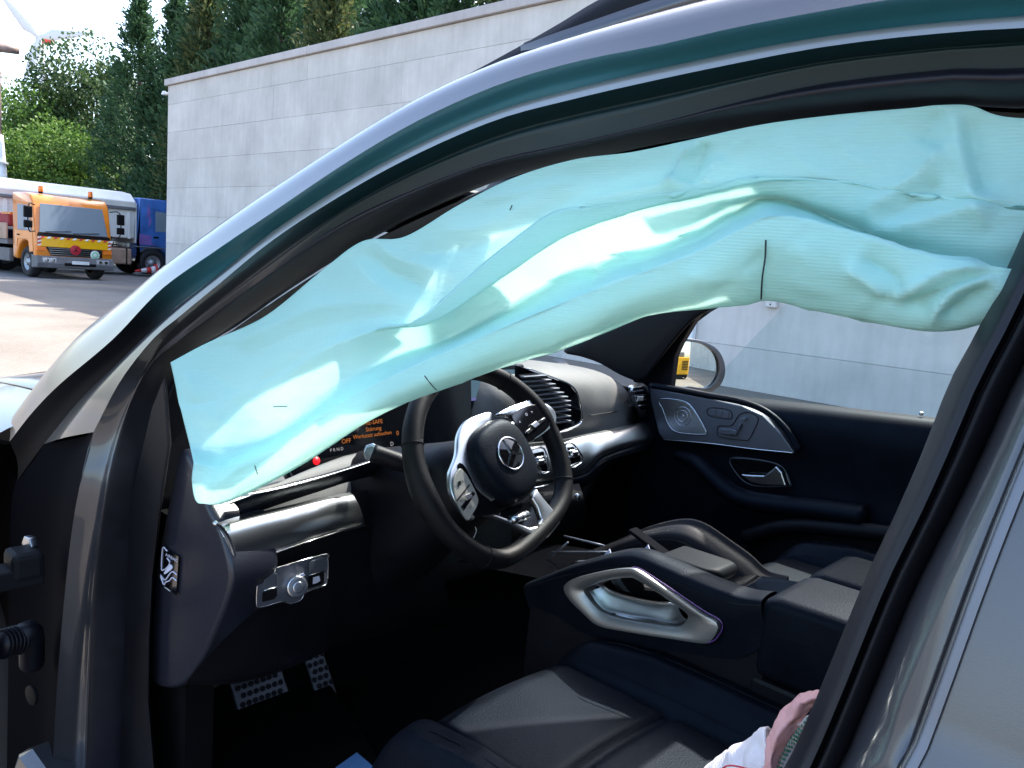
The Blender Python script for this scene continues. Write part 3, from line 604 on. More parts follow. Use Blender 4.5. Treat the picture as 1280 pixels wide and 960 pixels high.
# traffic cone lying on the truck's bracket
cp = at(183, 338, x=-31.65); M['cone_red'] = mat('cone_red', (.62, .03, .03), .5); M['cone_white'] = mat('cone_white', (.78, .78, .78), .5)
tcn = thing('traffic_cone', 'red and white traffic cone lying sideways by the blue truck wheel', 'cone', cp, wb=True)
ax = np.array([.12, 1, .10]); ax /= np.linalg.norm(ax); tipc = cp - ax * .42
prev = 0
seq = [(0, .03, .0), (.22, .065, .22), (.42, .10, .42), (.58, .13, .58), (.74, .16, .74)]
for (a, ra, _), (b, rb, _), mm in zip(seq, seq[1:], ('cone_red', 'cone_white', 'cone_red', 'cone_white')):
    disc('cone_band', tipc + ax * a, ax, ra, b - a - .002, mm, tcn, r2=rb, bevel=0, seg=20)
disc('cone_base', tipc + ax * .742, ax, .25, .06, 'cone_red', tcn, seg=8)
box('cone_bracket', Vector((cp[1] - 14.35, 33.2 + cp[0] - .02, cp[2] - .16)) if 0 else (cp[1] - 14.35 - .05, -(cp[0] + 33.2) + .18, cp[2] - .17), (.62, .5, .05), 'bumper', bt, bevel=.006)
# machine reflected in the passenger mirror
M['mach_yel'] = mat('machine_yellow', (.72, .36, .01), .4, var=(3, .1))
ym = thing('yellow_compressor', 'yellow site compressor with dark louvres seen in the passenger door mirror', 'compressor', (9.6, 3.95, 0), rotz=R(180)); ym.scale = (.8, .8, .8)
box('housing', (0, 0, 1.0), (1.6, 1.7, 1.3), 'mach_yel', ym, bevel=.05)
for i in range(6): box('louvre', (.82, -.45, .75 + i * .12), (.05, .6, .05), 'dark', ym)
box('hood', (0, .1, 1.85), (1.0, 1.0, .4), 'bumper', ym, bevel=.08); box('skid', (0, 0, .25), (1.7, 1.5, .2), 'dark', ym)
for s in (-1, 1): wheel(ym, (0, s * .7, .3), .3, .18, s)

# ================================================================== THE CAR
car = thing('car', 'grey metallic off-road car with open driver door and deployed airbags', 'car', (-.6, .97, 0), wb=True)
mirY = lambda A: np.array(A) * np.array([1, -1, 1]) + np.array([0, 1.94, 0])
AX = [270, 341, 430, 520, 620, 720, 820, 920, 1020, 1120, 1220, 1300]
def arc(ys): return list(zip(AX, ys))
E0 = [(30, 505), (75, 447), (107, 412), (160, 370), (205, 336)] + arc([287, 239, 184, 131, 86, 52, 20, -5, -25, -42, -55, -62])
E1 = [(12, 552), (40, 516), (75, 480), (140, 425), (200, 363)] + arc([313, 265, 205, 152, 107, 77, 57, 34, 15, -2, -15, -22])
E2 = [(22, 600), (55, 555), (100, 500), (165, 436), (215, 388)] + arc([345, 289, 231, 182, 139, 110, 86, 65, 47, 34, 24, 18])
E3 = [(64, 1000), (71, 862), (84, 712), (97, 620), (117, 540), (150, 477), (190, 425), (225, 395)] + arc([358, 300, 242, 193, 150, 123, 100, 79, 60, 47, 38, 33])
E2b = [(8, 1000), (10, 862), (12, 712), (18, 607), (55, 555), (100, 500), (158, 442), (208, 394)] + arc([345, 289, 231, 182, 139, 110, 86, 65, 47, 34, 24, 18])
E4 = [(104, 1000), (111, 825), (119, 712), (132, 612), (145, 552), (164, 498), (189, 451), (226, 416)] + arc([382, 330, 265, 217, 177, 150, 128, 104, 83, 70, 60, 56])
E5 = [(109, 1000), (116, 825), (124, 712), (138, 612), (150, 555), (170, 500), (195, 455), (234, 422)] + arc([393, 342, 278, 236, 200, 178, 155, 128, 106, 93, 84, 84])
E6 = [(141, 1000), (147, 825), (152, 712), (165, 612), (176, 565), (191, 508), (214, 458), (252, 428)] + arc([418, 368, 312, 266, 225, 202, 180, 162, 148, 138, 131, 134])
def e3(E, off, ext=1.5):
    P = [ap(x, y, off) for x, y in E]; l = P[-1]
    if ext: d_ = P[-1] - P[-3]; d_ = d_ / np.linalg.norm(d_) * np.array([1, .3, .6]); P += [l + d_ * .2, l + d_ * .5 + np.array([0, 0, -.01]), l + d_ * 1.3 + np.array([0, .02, -.10])]
    return P
c0, c1, c2, c2b, c3, c4, c5, c6 = e3(E0, .055), e3(E1, 0), e3(E2, .030), e3(E2b, .030), e3(E3, .018), e3(E4, .045), e3(E5, .052), e3(E6, .085)
c34 = [(np.array(a) + b) / 2 + np.array([0, .012, 0]) for a, b in zip(c3, c4)]
c01 = [(np.array(a) + b) / 2 + np.array([0, -.008, .010]) for a, b in zip(c0, c1)]
c56 = [(np.array(a) + b) / 2 + np.array([0, -.022, 0]) for a, b in zip(c5, c6)]
c00 = [np.array(p) + np.array([.01, .03, .010]) for p in c0]
loft('roof_side_panel', [c00, c0, c01, c1], 'paint', car, n=110, k=5)
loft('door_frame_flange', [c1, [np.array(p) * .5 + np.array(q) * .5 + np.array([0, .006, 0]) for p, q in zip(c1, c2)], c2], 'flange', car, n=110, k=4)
md_ = lambda A, B, o: [np.array(p) * .5 + np.array(q) * .5 + np.array(o) for p, q in zip(A, B)]
loft('door_jamb', [c2b[:5], md_(c2b[:5], c3[:5], [0, .02, 0]), c3[:5]], 'shade_trim', car, n=30, k=4)  # shade of the open door put into the jamb's black
loft('frame_bead', [c2b[4:], md_(c2b[4:], c3[4:], [0, -.004, .002]), c3[4:]], 'bead', car, n=110, k=4)
loft('inner_frame', [c3, c34, c4, c5], 'inner_paint_shade', car, n=110, k=4)
loft('door_seal', [[np.array(p) + np.array([0, .02, 0]) for p in c5], c5, c56, c6, [np.array(p) + np.array([0, .03, 0.01]) for p in c6]], 'rubber', car, n=110, k=6)
loft('pillar_lining', [[np.array(p) + np.array([0, .02, 0]) for p in c6], [np.array(p) + np.array([.0, .03, .005]) for p in c6], [np.array(p) + np.array([-.02, .12 if p[0] < -.70 else .035, .02]) for p in c6]], 'plastic', car, n=110, k=2)
# hinge pillar below, front wing, bonnet
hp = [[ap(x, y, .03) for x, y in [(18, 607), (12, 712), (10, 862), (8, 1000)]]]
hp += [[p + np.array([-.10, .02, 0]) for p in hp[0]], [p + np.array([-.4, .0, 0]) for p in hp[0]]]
loft('hinge_pillar', hp, 'shade_trim', car, n=12, k=4)  # black carries the shade behind the open door
wing = []
plate('pillar_foot', [at(x, y, y=.10) for x, y in [(-60, 540), (6, 556), (30, 548), (58, 556), (70, 600), (30, 660), (-60, 660)]], (0, .03, 0), 'shade_trim', car, bevel=.004)
A0 = np.array(c0[0]); A1 = np.array(c1[0])
for t in np.linspace(0, 1, 12):
    x = -1.70 - 1.37 * t
    drop = -.10 * t - .10 * t ** 3
    top = 1.115 + drop
    xl = x - .12 * (1 - t); wing.append([(xl, -.02 + .10 * t ** 4, .62 + .1 * t), (xl + .02, -.015 + .10 * t ** 4, .90 + drop * .5), (x - .05 * (1 - t), .015 + .1 * t ** 4, 1.03 + drop), (x, .07 + .1 * t ** 3, 1.085 + drop), (x, .17 + .1 * t ** 3, top)])
G = np.array([cr(r, 24) for r in wing]); V, F = grid(G); obj('front_wing', V, F, 'paint', car)
V, F = grid(mirY(G)); obj('front_wing', V, F, 'paint', car)
hood = []
for t in np.linspace(0, 1, 14):
    x = -1.62 - 1.43 * t; e = np.array([0, .17 + .1 * t ** 3, 1.121 - .10 * t - .10 * t ** 3]); row = []
    for s in np.linspace(0, 1, 24):
        y = e[1] + .012 + (1.94 - 2 * e[1] - .024) * s; hb = .06 * math.sin(math.pi * s) ** .8 * (1 - .5 * t); row.append((x - (.22 * math.sin(math.pi * s) if t < .01 else 0), y, e[2] + hb))
    hood.append(row)
V, F = grid(np.array(hood)); obj('bonnet', V, F, 'paint', car, solid=.004)
loft('front_fascia', [[(-3.05, .27, .94), (-3.13, .6, .96), (-3.15, .97, .97), (-3.13, 1.34, .96), (-3.05, 1.67, .94)], [(-3.1, .15, .6), (-3.2, .6, .6), (-3.22, .97, .6), (-3.2, 1.34, .6), (-3.1, 1.79, .6)], [(-3.05, .15, .3), (-3.15, .97, .28), (-3.05, 1.79, .3)]], 'paint', car, n=30, k=5)
# roof, windscreen, roof glass
def sub(P, f): return [p for p in P if f(p)]
rf = np.array(cr(c00, 260)); roofL = rf[rf[:, 0] > -.66]; wsL = rf[rf[:, 0] <= -.655]
def span(rows, t0, t1, n, bz, bx=0.):
    G = []
    for p in rows:
        q = mirY(p); ts = np.linspace(t0, t1, n)
        G.append([p + (q - p) * t + np.array([bx * math.sin(math.pi * t) ** 2, 0, bz * math.sin(math.pi * t)]) for t in ts])
    return np.array(G)
RX0, RX1 = -.640, .70; T0 = .015
for nm, a, b in (('roof_panel', 0, T0), ('roof_panel', 1 - T0, 1)):
    V, F = grid(span(roofL[::4], a, b, 8, .05)); obj(nm, V, F, 'paint', car, solid=.02)
sel = roofL[roofL[:, 0] < RX0]
G = span(np.vstack([wsL[-1:], sel[::3]]), T0, 1 - T0, 24, .05)
for i in range(len(G)): G[i, :, 0] -= (1 - i / (len(G) - 1)) ** .8 * .30 * np.sin(np.pi * np.linspace(T0, 1 - T0, 24)) ** 2
V, F = grid(G); obj('roof_panel', V, F, 'paint', car, solid=.03)
V, F = grid(span(roofL[roofL[:, 0] > RX1][::3], T0, 1 - T0, 20, .05)); obj('roof_panel', V, F, 'paint', car, solid=.03)
mid = roofL[(roofL[:, 0] >= RX0 - .01) & (roofL[:, 0] <= RX1 + .01)]
V, F = grid(span(mid[::4], T0, 1 - T0, 24, .052)); obj('panoramic_glass', V, F, 'roofglass', car)
cow = np.array([-1.70, .17, 1.125])
wsr = [cow + (wsL[0] - cow) * t for t in (0, .5)] + list(wsL[::6]) + [wsL[-1]]
V, F = grid(span(mid[mid[:, 0] > -.36][::4] + np.array([0, 0, -.03]), T0, 1 - T0, 24, .052)); obj('sun_block_sheet', V, F, 'dark', car)  # unseen sheet added under the glass, keeping sun off rear airbag and seat
wsr = [p for i, p in enumerate(wsr) if i < 1 or p[2] > 1.12]
V, F = grid(span(wsr, .02, .98, 24, .0, -.30)); obj('windscreen', V, F, 'winglass', car)
V, F = grid(span([np.array([-1.62, .14, 1.09]), np.array([-1.80, .14, 1.10])], 0, 1, 20, .0, -.22)); obj('cowl', V, F, 'dark', car)
# mirrored passenger side frame
for nm, rows, mm, k in (('roof_side_panel', [c00[2:], c0[2:], c01[2:], c1[2:]], 'paint', 3), ('door_frame_flange', [c1[8:], c2[8:], c3[11:], c4[11:], c5[11:]], 'shade_trim', 2), ('pillar_lining', [c5[10:], [np.array(p) + np.array([0, .03, 0]) for p in c6[10:]], [np.array(p) + np.array([-.03, .06, .01]) for p in c6[10:]]], 'shade_trim', 2)):
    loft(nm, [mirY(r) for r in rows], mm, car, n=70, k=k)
# headliner edge and sun visor behind the airbag
hl = [np.array(p) + np.array([0, .05, .015]) for p in c6 if -.50 < p[0] < .3]
loft('headliner_edge', [hl, [p + np.array([0, .05, .03]) for p in hl]], 'headliner', car, n=30)
vz = at(522, 272, y=.30); box('sun_visor', vz + np.array([0, .02, .01]), (.12, .14, .014), 'dark', car, rot=Matrix.Rotation(R(-28), 3, 'Y'), bevel=.008)
# roof rail
RR = [ap(590, 93, .075), ap(640, 66, .085), ap(700, 32, .09), ap(760, -4, .09), ap(860, -52, .09), ap(1000, -110, .09)]
rl = RR[-1]; RR += [rl + np.array([.4, 0, .01]), rl + np.array([1.0, 0, 0]), rl + np.array([1.5, 0, -.06])]
rails = loft('roof_rail', [[p + np.array([0, .0, -.10]) for p in RR], [p + np.array([0, -.016, -.03]) for p in RR], [p + np.array([0, -.008, -.004]) for p in RR], RR, [p + np.array([0, .028, 0.002]) for p in RR], [p + np.array([0, .034, -.1]) for p in RR]], 'plastic', car, n=60, k=4)
loft('rail_seam', [[p + np.array([0, -.017, -.034]) for p in RR], [p + np.array([0, -.019, -.037]) for p in RR], [p + np.array([0, -.0175, -.040]) for p in RR]], 'dark', rails, n=60)
loft('roof_rail', [mirY([p + np.array([0, -.012, -.1]) for p in RR]), mirY([p + np.array([0, -.012, -.006]) for p in RR]), mirY(RR), mirY([p + np.array([0, .034, 0]) for p in RR]), mirY([p + np.array([0, .034, -.1]) for p in RR])], 'plastic', car, n=50, k=3)
# B pillar and rear door
L0 = [(965, 1000), (982, 960), (1022, 868), (1080, 727), (1122, 636), (1155, 560), (1188, 475), (1227, 403), (1280, 288), (1330, 180)]
L1 = [(996, 1000), (1013, 960), (1052, 868), (1106, 735), (1152, 640), (1188, 560), (1222, 480), (1262, 403), (1316, 288), (1366, 180)]
L2 = [(1031, 1000), (1047, 960), (1085, 868), (1139, 737), (1186, 643), (1226, 560), (1262, 480), (1302, 403), (1358, 288), (1410, 180)]
L3 = [(1108, 1000), (1126, 960), (1160, 868), (1207, 737), (1244, 643), (1278, 560), (1312, 480), (1352, 403), (1408, 288), (1460, 180)]
L4 = [(1120, 1000), (1140, 960), (1175, 868), (1222, 737), (1258, 643), (1292, 560), (1326, 480), (1366, 403), (1422, 288), (1474, 180)]
def pe(Lx, off): return [ap(x, y, off) for x, y in Lx]
def low(P): # carry the pillar lines down to the sill
    P = [np.array(p) for p in P]; d = P[0] - P[1]; d /= np.linalg.norm(d)
    return [np.array([P[0][0] - .06, P[0][1], .55]), np.array([P[0][0] - .03, P[0][1], .85])] + P
l0, l01, l1, l2 = low(pe(L0, .095)), low(pe([((a[0] + b[0]) / 2, a[1]) for a, b in zip(L0, L1)], .058)), low(pe(L1, .052)), low(pe(L2, .060))
loft('door_seal', [[p + np.array([0, .03, 0]) for p in l0], l0, l01, l1], 'rubber', car, n=50, k=6)
l12 = [(a + b) / 2 + np.array([0, -.010, 0]) for a, b in zip(l1, l2)]
loft('pillar_trim', [l1, [p + np.array([.002, .012, 0]) for p in l1], l12, l2, [p + np.array([0, .02, 0]) for p in l2]], 'plastic', car, n=50, k=5)
l3, l4 = low(pe(L3, .022)), low(pe(L4, .0))
loft('b_pillar', [[p + np.array([-.002, .015, 0]) for p in l2], [p + np.array([.004, -.004, 0]) for p in l2], [(a + b) / 2 + np.array([0, -.006, 0]) for a, b in zip(l2, l3)], l3, [p + np.array([.002, .02, 0]) for p in l3]], 'paint', car, n=50, k=5)
rd = [[p + np.array([.001, .025, 0]) for p in l4], [p + np.array([.0, .006, 0]) for p in l4], [p + np.array([.004, -.002, 0]) for p in l4], [p + np.array([.10, -.006, -.0]) for p in l4], [p + np.array([.55, -.005, 0]) for p in l4], [p + np.array([1.05, .02, 0]) for p in l4]]
rdo = loft('rear_door', rd, 'paint', car, n=50, k=6)
loft('door_edge_highlight', [[p + np.array([-.004, .004, 0]) for p in l4], [p + np.array([-.001, -.004, 0]) for p in l4], [p + np.array([.004, -.004, 0]) for p in l4]], 'doortrim', rdo, n=50, k=4)  # highlight along the door edge put in as a paler strip
# sills, floor, bulkhead, rear
box('sill', (-.45, .10, .40), (2.2, .20, .22), 'paint', car, bevel=.03); box('sill', (-.45, 1.84, .40), (2.2, .20, .22), 'paint', car, bevel=.03)
box('floor', (-.25, .97, .36), (3.4, 1.74, .06), 'carpet', car, bevel=0)
box('bulkhead', (-1.86, .97, .70), (.06, 1.70, .66), 'carpet', car, bevel=0)
box('toe_board', (-1.72, .97, .52), (.5, 1.6, .04), 'carpet', car, rot=Matrix.Rotation(R(40), 3, 'Y'), bevel=0)
box('footwell_side', (-1.58, .20, .68), (.72, .05, .62), 'carpet', car, bevel=0); box('footwell_side', (-1.60, 1.76, .72), (.60, .05, .74), 'carpet', car, bevel=0)
box('rear_side', (.80, 1.86, .95), (1.9, .06, 1.1), 'paint', car, bevel=.01); box('rear_side', (1.45, .06, .95), (.6, .06, 1.1), 'paint', car, bevel=.01)
M['privacy'] = glass('privacy_glass', (.10, .11, .12))
obj('rear_window', [(-.02, 1.80, 1.50), (1.6, 1.75, 1.58), (1.7, 1.82, 1.15), (-.02, 1.83, 1.12)], [(0, 1, 2, 3)], 'privacy', car, smooth=False)
box('tailgate', (1.78, .97, .85), (.08, 1.7, .9), 'paint', car, bevel=.03)
obj('rear_window', [(1.78, .2, 1.3), (1.78, 1.74, 1.3), (1.55, 1.6, 1.64), (1.55, .34, 1.64)], [(0, 1, 2, 3)], 'privacy', car, smooth=False)
rb = box('rear_bench', (.85, .97, .66), (.55, 1.4, .24), 'leather', car, bevel=.06); box('bench_back', (1.12, .97, 1.02), (.18, 1.4, .66), 'leather', rb, bevel=.06, rot=Matrix.Rotation(R(14), 3, 'Y'))
for x in (-2.15, .92):
    for s, y in ((-1, .30), (1, 1.64)): wheel(car, (x, y, .38), .38, .25, s)
# open driver door at the left edge
dr0 = at(-6, 700, y=-.03); dr0[2] = 0
dd = np.array([-.42, -.90, 0]); dd /= np.linalg.norm(dd); dnv = np.array([-dd[1], dd[0], 0])
def dpt(s, z, o=0.): p = dr0 + dd * s + dnv * o; return np.array([p[0], p[1], z])
P = [dpt(.0, .42), dpt(.0, .70), dpt(.01, 1.0), dpt(.06, 1.11), dpt(1.0, 1.13), dpt(1.08, .95), dpt(1.05, .42)]
door = plate('driver_door', P, dnv * .12, 'paint', car, bevel=.02, seg=3, smooth=True)
plate('door_lining', [dpt(.05, .48, .121), dpt(.05, 1.06, .121), dpt(1.0, 1.08, .121), dpt(1.0, .48, .121)], dnv * .05, 'plastic', door, bevel=.02)
hs = at(20, 716, y=.0)
st = box('door_check', hs + np.array([.01, -.01, 0]), (.05, .09, .034), 'padgrey', car, bevel=.004)
disc('bolt', at(42, 679, y=.03), (.2, -1, 0), .016, .012, 'steel', car, seg=6); disc('bolt', at(42, 868, y=.03), (.2, -1, 0), .018, .006, 'dark', car, seg=16)
cb = [at(0, 806, y=-.03), at(22, 800, y=.0), at(38, 790, y=.02), at(40, 830, y=.03)]
gt = tube('cable_boot', cb, .020, 'rubber', car, n=26, seg=12)
for i in range(5):
    p = cb[0] + (cb[1] - cb[0]) * (.1 + i * .22); disc('boot_ring', p, cb[1] - cb[0], .026, .004, 'rubber', gt, seg=16)
hg = at(30, 700, y=.01); box('door_hinge', hg + np.array([0, .0, -.005]), (.06, .05, .05), 'padgrey', car, bevel=.01)
# ------------------------------------------------------------------ footwell: kick panel, pedals, mat, paper
KX = lambda px, py, o=0.: hit(px, py, lambda p: p[1] - .15 + .55 * (p[0] + 1.16) * -1 * 0 - o, .3, 4.)
# end of the dashboard facing the door
ep = [(226, 560), (215, 600), (203, 660), (193, 720), (188, 790), (188, 850), (215, 862), (240, 845), (268, 790), (288, 735), (286, 700), (272, 655), (258, 630), (246, 590)]
dash = obj('dashboard', [(0, 0, 0)], [], 'dashskin', car)   # filled below
me = dash.data
rows = []
for y in np.linspace(.20, 1.715, 46):
    x = xd(y); zt = float(np.interp(y, [.2, .4, .86, .93, 1.2, 1.5, 1.62, 1.72], [1.00, 1.02, 1.04, 1.185, 1.20, 1.165, 1.135, 1.10]))
    sh = .0 if y > .95 else -.06 * (1 - (abs(y - .60) / .40) ** 2 if abs(y - .6) < .4 else 0)
    rows.append([(-1.78, y, 1.10), (-1.66, y, zt - .01), (x - .22 + sh, y, zt + .004), (x - .10 + sh, y, zt), (x - .035 + sh, y, zt - .03), (x - .012 + sh, y, zt - .075), (x - .010 + sh, y, 1.06), (x - .018, y, 1.02), (x - .008, y, .98), (x - .015, y, .94), (x - .06, y, .90), (x - .12, y, .80), (x - .22, y, .62), (x - .36, y, .52)])
G = np.array([cr_idx(r, 4) for r in rows]); V, F = grid(G)
me.clear_geometry(); me.from_pydata([tuple(v) for v in V], [], F); me.update()
for f in me.polygons: f.use_smooth = True
M['kick'] = mat('kick_plastic', (.012, .013, .020), .36, bump=('vor', 420, .3))
kp = [at(x, y, y=.145) for x, y in ep]
plate('dash_end_panel', kp, (-.02, .09, 0), 'kick', car, bevel=.02, seg=4, rnd=50, smooth=True)
plate('pillar_kick_trim', [at(x, y, y=.125) for x, y in [(166, 612), (155, 720), (148, 860), (143, 1000), (196, 1000), (186, 880), (187, 800), (191, 720), (199, 650), (213, 560), (206, 470), (190, 510)]], (-.03, .015, 0), 'plastic', car, bevel=.01)
tube('bonnet_cable', [at(x, y, y=.22) for x, y in [(204, 860), (216, 905), (236, 948), (250, 940), (238, 900)]], .004, 'dark', car, n=20, seg=6)
# airbag label
lc = at(212, 713, y=.1428); ex = at(226, 722, y=.1428) - at(198, 702, y=.1428); 
def LB(px, py, o=0.): return at(px, py, y=.1425 - o)
q = lambda zx, zy: (185 + zx * .09375, 670 + zy * .09375)
lb = plate('airbag_label', [LB(*q(*a)) for a in [(195, 135), (420, 275), (385, 790), (185, 640), (165, 520), (178, 430)]], (0, -.0015, 0), 'gloss', car, bevel=0)
ax_ = LB(*q(405, 345), .002) - LB(*q(215, 240), .002); ay_ = LB(*q(300, 220), .002) - LB(*q(295, 300), .002)
text('label_word', 'AIRBAG', 'print', lb, LB(*q(312, 290), .0022), ax_ / 4.0, ay_ / 1.35, 1.)
for pl in ([(255, 200), (198, 160), (180, 430), (215, 450), (270, 400), (290, 345), (255, 295)], [(385, 515), (318, 478), (225, 585), (165, 515), (212, 648), (235, 615), (280, 600), (325, 555), (380, 597)]):
    tube('pictogram', [LB(*q(*a), .0022) for a in pl], .0011, 'print', lb, n=40, seg=5)
plate('pictogram', [LB(*q(*a), .0022) for a in [(215, 490), (235, 505), (320, 440), (330, 415), (310, 380), (285, 395)]], (0, -.0005, 0), 'print', lb, bevel=0, rnd=20)
tube('pictogram', [LB(*q(*a), .0022) for a in [(220, 680), (295, 735)]], .0008, 'offwhite', lb, n=4, seg=4)
# pedals
def pedal(c, w_, h_, nx, ny, sidek):
    nrm = np.array([.78, -.05, .62]); nrm /= np.linalg.norm(nrm); u = np.array([0, 1., .0]); v = np.cross(nrm, u)
    v /= np.linalg.norm(v); v = v if v[2] > 0 else -v; c = np.array(c)
    p = plate(sidek, [c - u * w_ - v * h_, c + u * w_ - v * h_, c + u * w_ + v * h_, c - u * w_ + v * h_], nrm * .012, 'pedal', car, bevel=.005, seg=3)
    for i in range(nx):
        for j in range(ny):
            cc = c + u * w_ * (-.78 + 1.56 * (i + (.5 if j % 2 else 0)) / (nx - .5)) + v * h_ * (-.72 + 1.44 * j / (ny - 1)) + nrm * .012
            disc('rubber_stud', cc, nrm, .0062, .004, 'rubber', p, seg=10, bevel=.001)
    tube('pedal_arm', [c - nrm * .005 + v * h_ * .4, c - nrm * .05 + v * .12 + np.array([0, 0, .05]), c - nrm * .06 + np.array([-.03, 0, .34])], .010, 'dark', p, n=12, seg=8)
    return p
pedal(at(322, 858, y=.52), .066, .040, 7, 4, 'brake_pedal')
pedal(at(395, 835, y=.66), .027, .085, 3, 8, 'accelerator_pedal')
mt = plate('floor_mat', [at(x, y, z=.40) for x, y in [(300, 880), (365, 868), (392, 848), (408, 855), (445, 905), (475, 960), (500, 1040), (300, 1080), (210, 1000), (205, 900)]], (0, 0, .012), 'carpet', None, bevel=.004)
tag(mt, 'black textile floor mat under the pedals in the driver footwell', 'floor mat')
pp = plate('paper_sheet', [at(x, y, z=.4145) for x, y in [(408, 968), (446, 941), (466, 958), (440, 1000), (424, 1000)]], (0, 0, .001), 'paper', None, bevel=0); tag(pp, 'small blue paper sheet lying on the floor mat', 'paper')

# ------------------------------------------------------------------ driver side of the dashboard
lower = loft('knee_panel', [[D(x, y, o) for x, y in pts] for o, pts in ((.03, [(268, 660), (330, 645), (400, 625), (462, 612), (520, 605)]), (.055, [(284, 710), (340, 695), (400, 672), (462, 652), (520, 648)]), (.05, [(292, 740), (340, 735), (400, 722), (470, 700), (540, 690)]), (.03, [(285, 790), (340, 795), (400, 790), (470, 770), (560, 745)]), (-.02, [(235, 850), (300, 850), (370, 830), (440, 800), (560, 780)]), (-.12, [(240, 856), (300, 850), (370, 832), (440, 802), (560, 782)]))], 'plastic', car, n=40, k=4)
tr = loft('dash_trim', [[D(x, y, o) for x, y in pts] for o, pts in ((.045, [(266, 655), (300, 645), (360, 632), (400, 622), (437, 615)]), (.066, [(274, 662), (310, 652), (360, 639), (405, 627), (442, 620)]), (.078, [(285, 682), (320, 672), (370, 656), (410, 644), (450, 634)]), (.074, [(293, 703), (330, 694), (375, 678), (415, 666), (456, 654)]), (.05, [(296, 706), (330, 697), (375, 681), (415, 669), (457, 658)]))], 'silver', car, n=40, k=6)
tube('trim_edge', [D(x, y, .079) for x, y in [(268, 653), (280, 664), (290, 684), (295, 706)]], .0035, 'satin', tr, n=20, seg=8)
tube('trim_edge', [D(x, y, .0755) for x, y in [(303, 702), (340, 692), (400, 672), (456, 655)]], .0011, 'chrome', tr, n=20, seg=6)
loft('vent_rail', [[D(x, y, o) for x, y in pts] for o, pts in ((.03, [(285, 632), (340, 612), (400, 596), (438, 585), (480, 572)]), (.055, [(290, 628), (345, 609), (400, 594), (440, 582), (480, 570)]), (.052, [(298, 636), (345, 620), (400, 604), (440, 592), (480, 580)]), (.03, [(300, 648), (345, 632), (400, 614), (437, 602), (480, 592)]))], 'leather', car, n=30, k=4)
tube('rail_line', [D(x, y, .0565) for x, y in [(302, 620), (345, 611), (400, 597), (440, 585), (470, 575)]], .0016, 'satin', car, n=24, seg=6)
# light switch panel
def SP(px, py, o=0.): return D(px, py, .075 + o)
q3 = lambda zx, zy: (310 + zx * .09375, 680 + zy * .09375)
nrm = np.array([.94, -.22, .2]); nrm /= np.linalg.norm(nrm)
sw = plate('light_switch_panel', [SP(*q3(*a)) for a in [(130, 430), (180, 375), (1000, 140), (1055, 190), (1050, 470), (1010, 545), (760, 640), (700, 740), (560, 790), (440, 765), (180, 835), (110, 800)]], nrm * .004, 'doortrim', car, rnd=60, bevel=.0015)
tube('panel_bezel', [SP(*q3(*a)) + nrm * .003 for a in [(130, 430), (180, 375), (1000, 140), (1055, 190), (1050, 470), (1010, 545), (760, 640), (700, 740), (560, 790), (440, 765), (180, 835), (110, 800)]], .0013, 'satin', sw, n=80, seg=6, closed=True)
kc = SP(*q3(620, 550)); kn = disc('rotary_knob', kc, nrm, .0195, .016, 'satin', sw, r2=.0165, seg=40); disc('knob_face', kc + nrm * .0165, nrm, .0150, .002, 'doortrim', kn, seg=36); disc('knob_centre', kc + nrm * .0185, nrm, .0088, .0015, 'satin', kn, seg=30); disc('knob_cap', kc + nrm * .020, nrm, .0078, .001, 'doortrim', kn, seg=30)
plate('knob_pointer', [SP(*q3(*a)) + nrm * .016 for a in [(640, 385), (690, 365), (715, 395), (660, 412)]], nrm * .002, 'print', kn, bevel=0)
for k_, (pl, mm) in enumerate((([(195, 430), (340, 375), (380, 390), (378, 545), (195, 605)], 'doortrim'), ([(180, 640), (375, 575), (375, 680), (330, 730), (175, 765)], 'dark'), ([(800, 260), (830, 220), (1010, 165), (1010, 340), (800, 405)], 'doortrim'), ([(790, 430), (1000, 365), (1000, 520), (780, 590)], 'dark'))):
    plate('switch_button', [SP(*q3(*a)) + nrm * .004 for a in pl], nrm * .0022, mm, sw, bevel=.0008)
plate('button_mark', [SP(*q3(*a)) + nrm * .0064 for a in [(850, 440), (930, 415), (945, 480), (900, 510), (845, 525)]], nrm * .0006, 'print', sw, bevel=0)
for a, b in (((200, 612), (375, 558)), ((800, 410), (1000, 350))): tube('button_edge', [SP(*q3(*a)) + nrm * .0065, SP(*q3(*b)) + nrm * .0065], .0008, 'chrome', sw, n=4, seg=5)
# instrument display
def CL(px, py, o=0.): return hit(px, py, lambda p: p[0] - (-1.285 + o) + .22 * (p[2] - 1.08), .5, 4.)
cn = np.array([1, 0, .22]); cn /= np.linalg.norm(cn)
ds = plate('instrument_display', [CL(x, y) for x, y in [(352, 575), (362, 600), (378, 600), (490, 578), (560, 556), (590, 545), (590, 470), (520, 470), (420, 520)]], -cn * .02, 'screen', car, bevel=.004)
tube('display_bezel', [CL(x, y, .003) for x, y in [(359, 578), (366, 597), (380, 598), (430, 588), (480, 577), (540, 562)]], .0013, 'doortrim', ds, n=40, seg=6)
CE = CL(490, 545, .002) - CL(440, 552, .002); CE /= np.linalg.norm(CE); CU = np.cross(cn, CE); CU = CU if CU[2] > 0 else -CU
for tx, (x, y), s in (('PRE-SAFE', (466, 528), .0125), ('Störung', (467, 536), .0125), ('Werkstatt aufsuchen', (466, 543.5), .0115)): text('warning_text', tx, 'orange_px', ds, CL(x, y, .0015), CE, CU, s)
text('warning_text', 'OFF', 'orange_px', ds, CL(433, 551.5, .0015), CE, CU, .013)
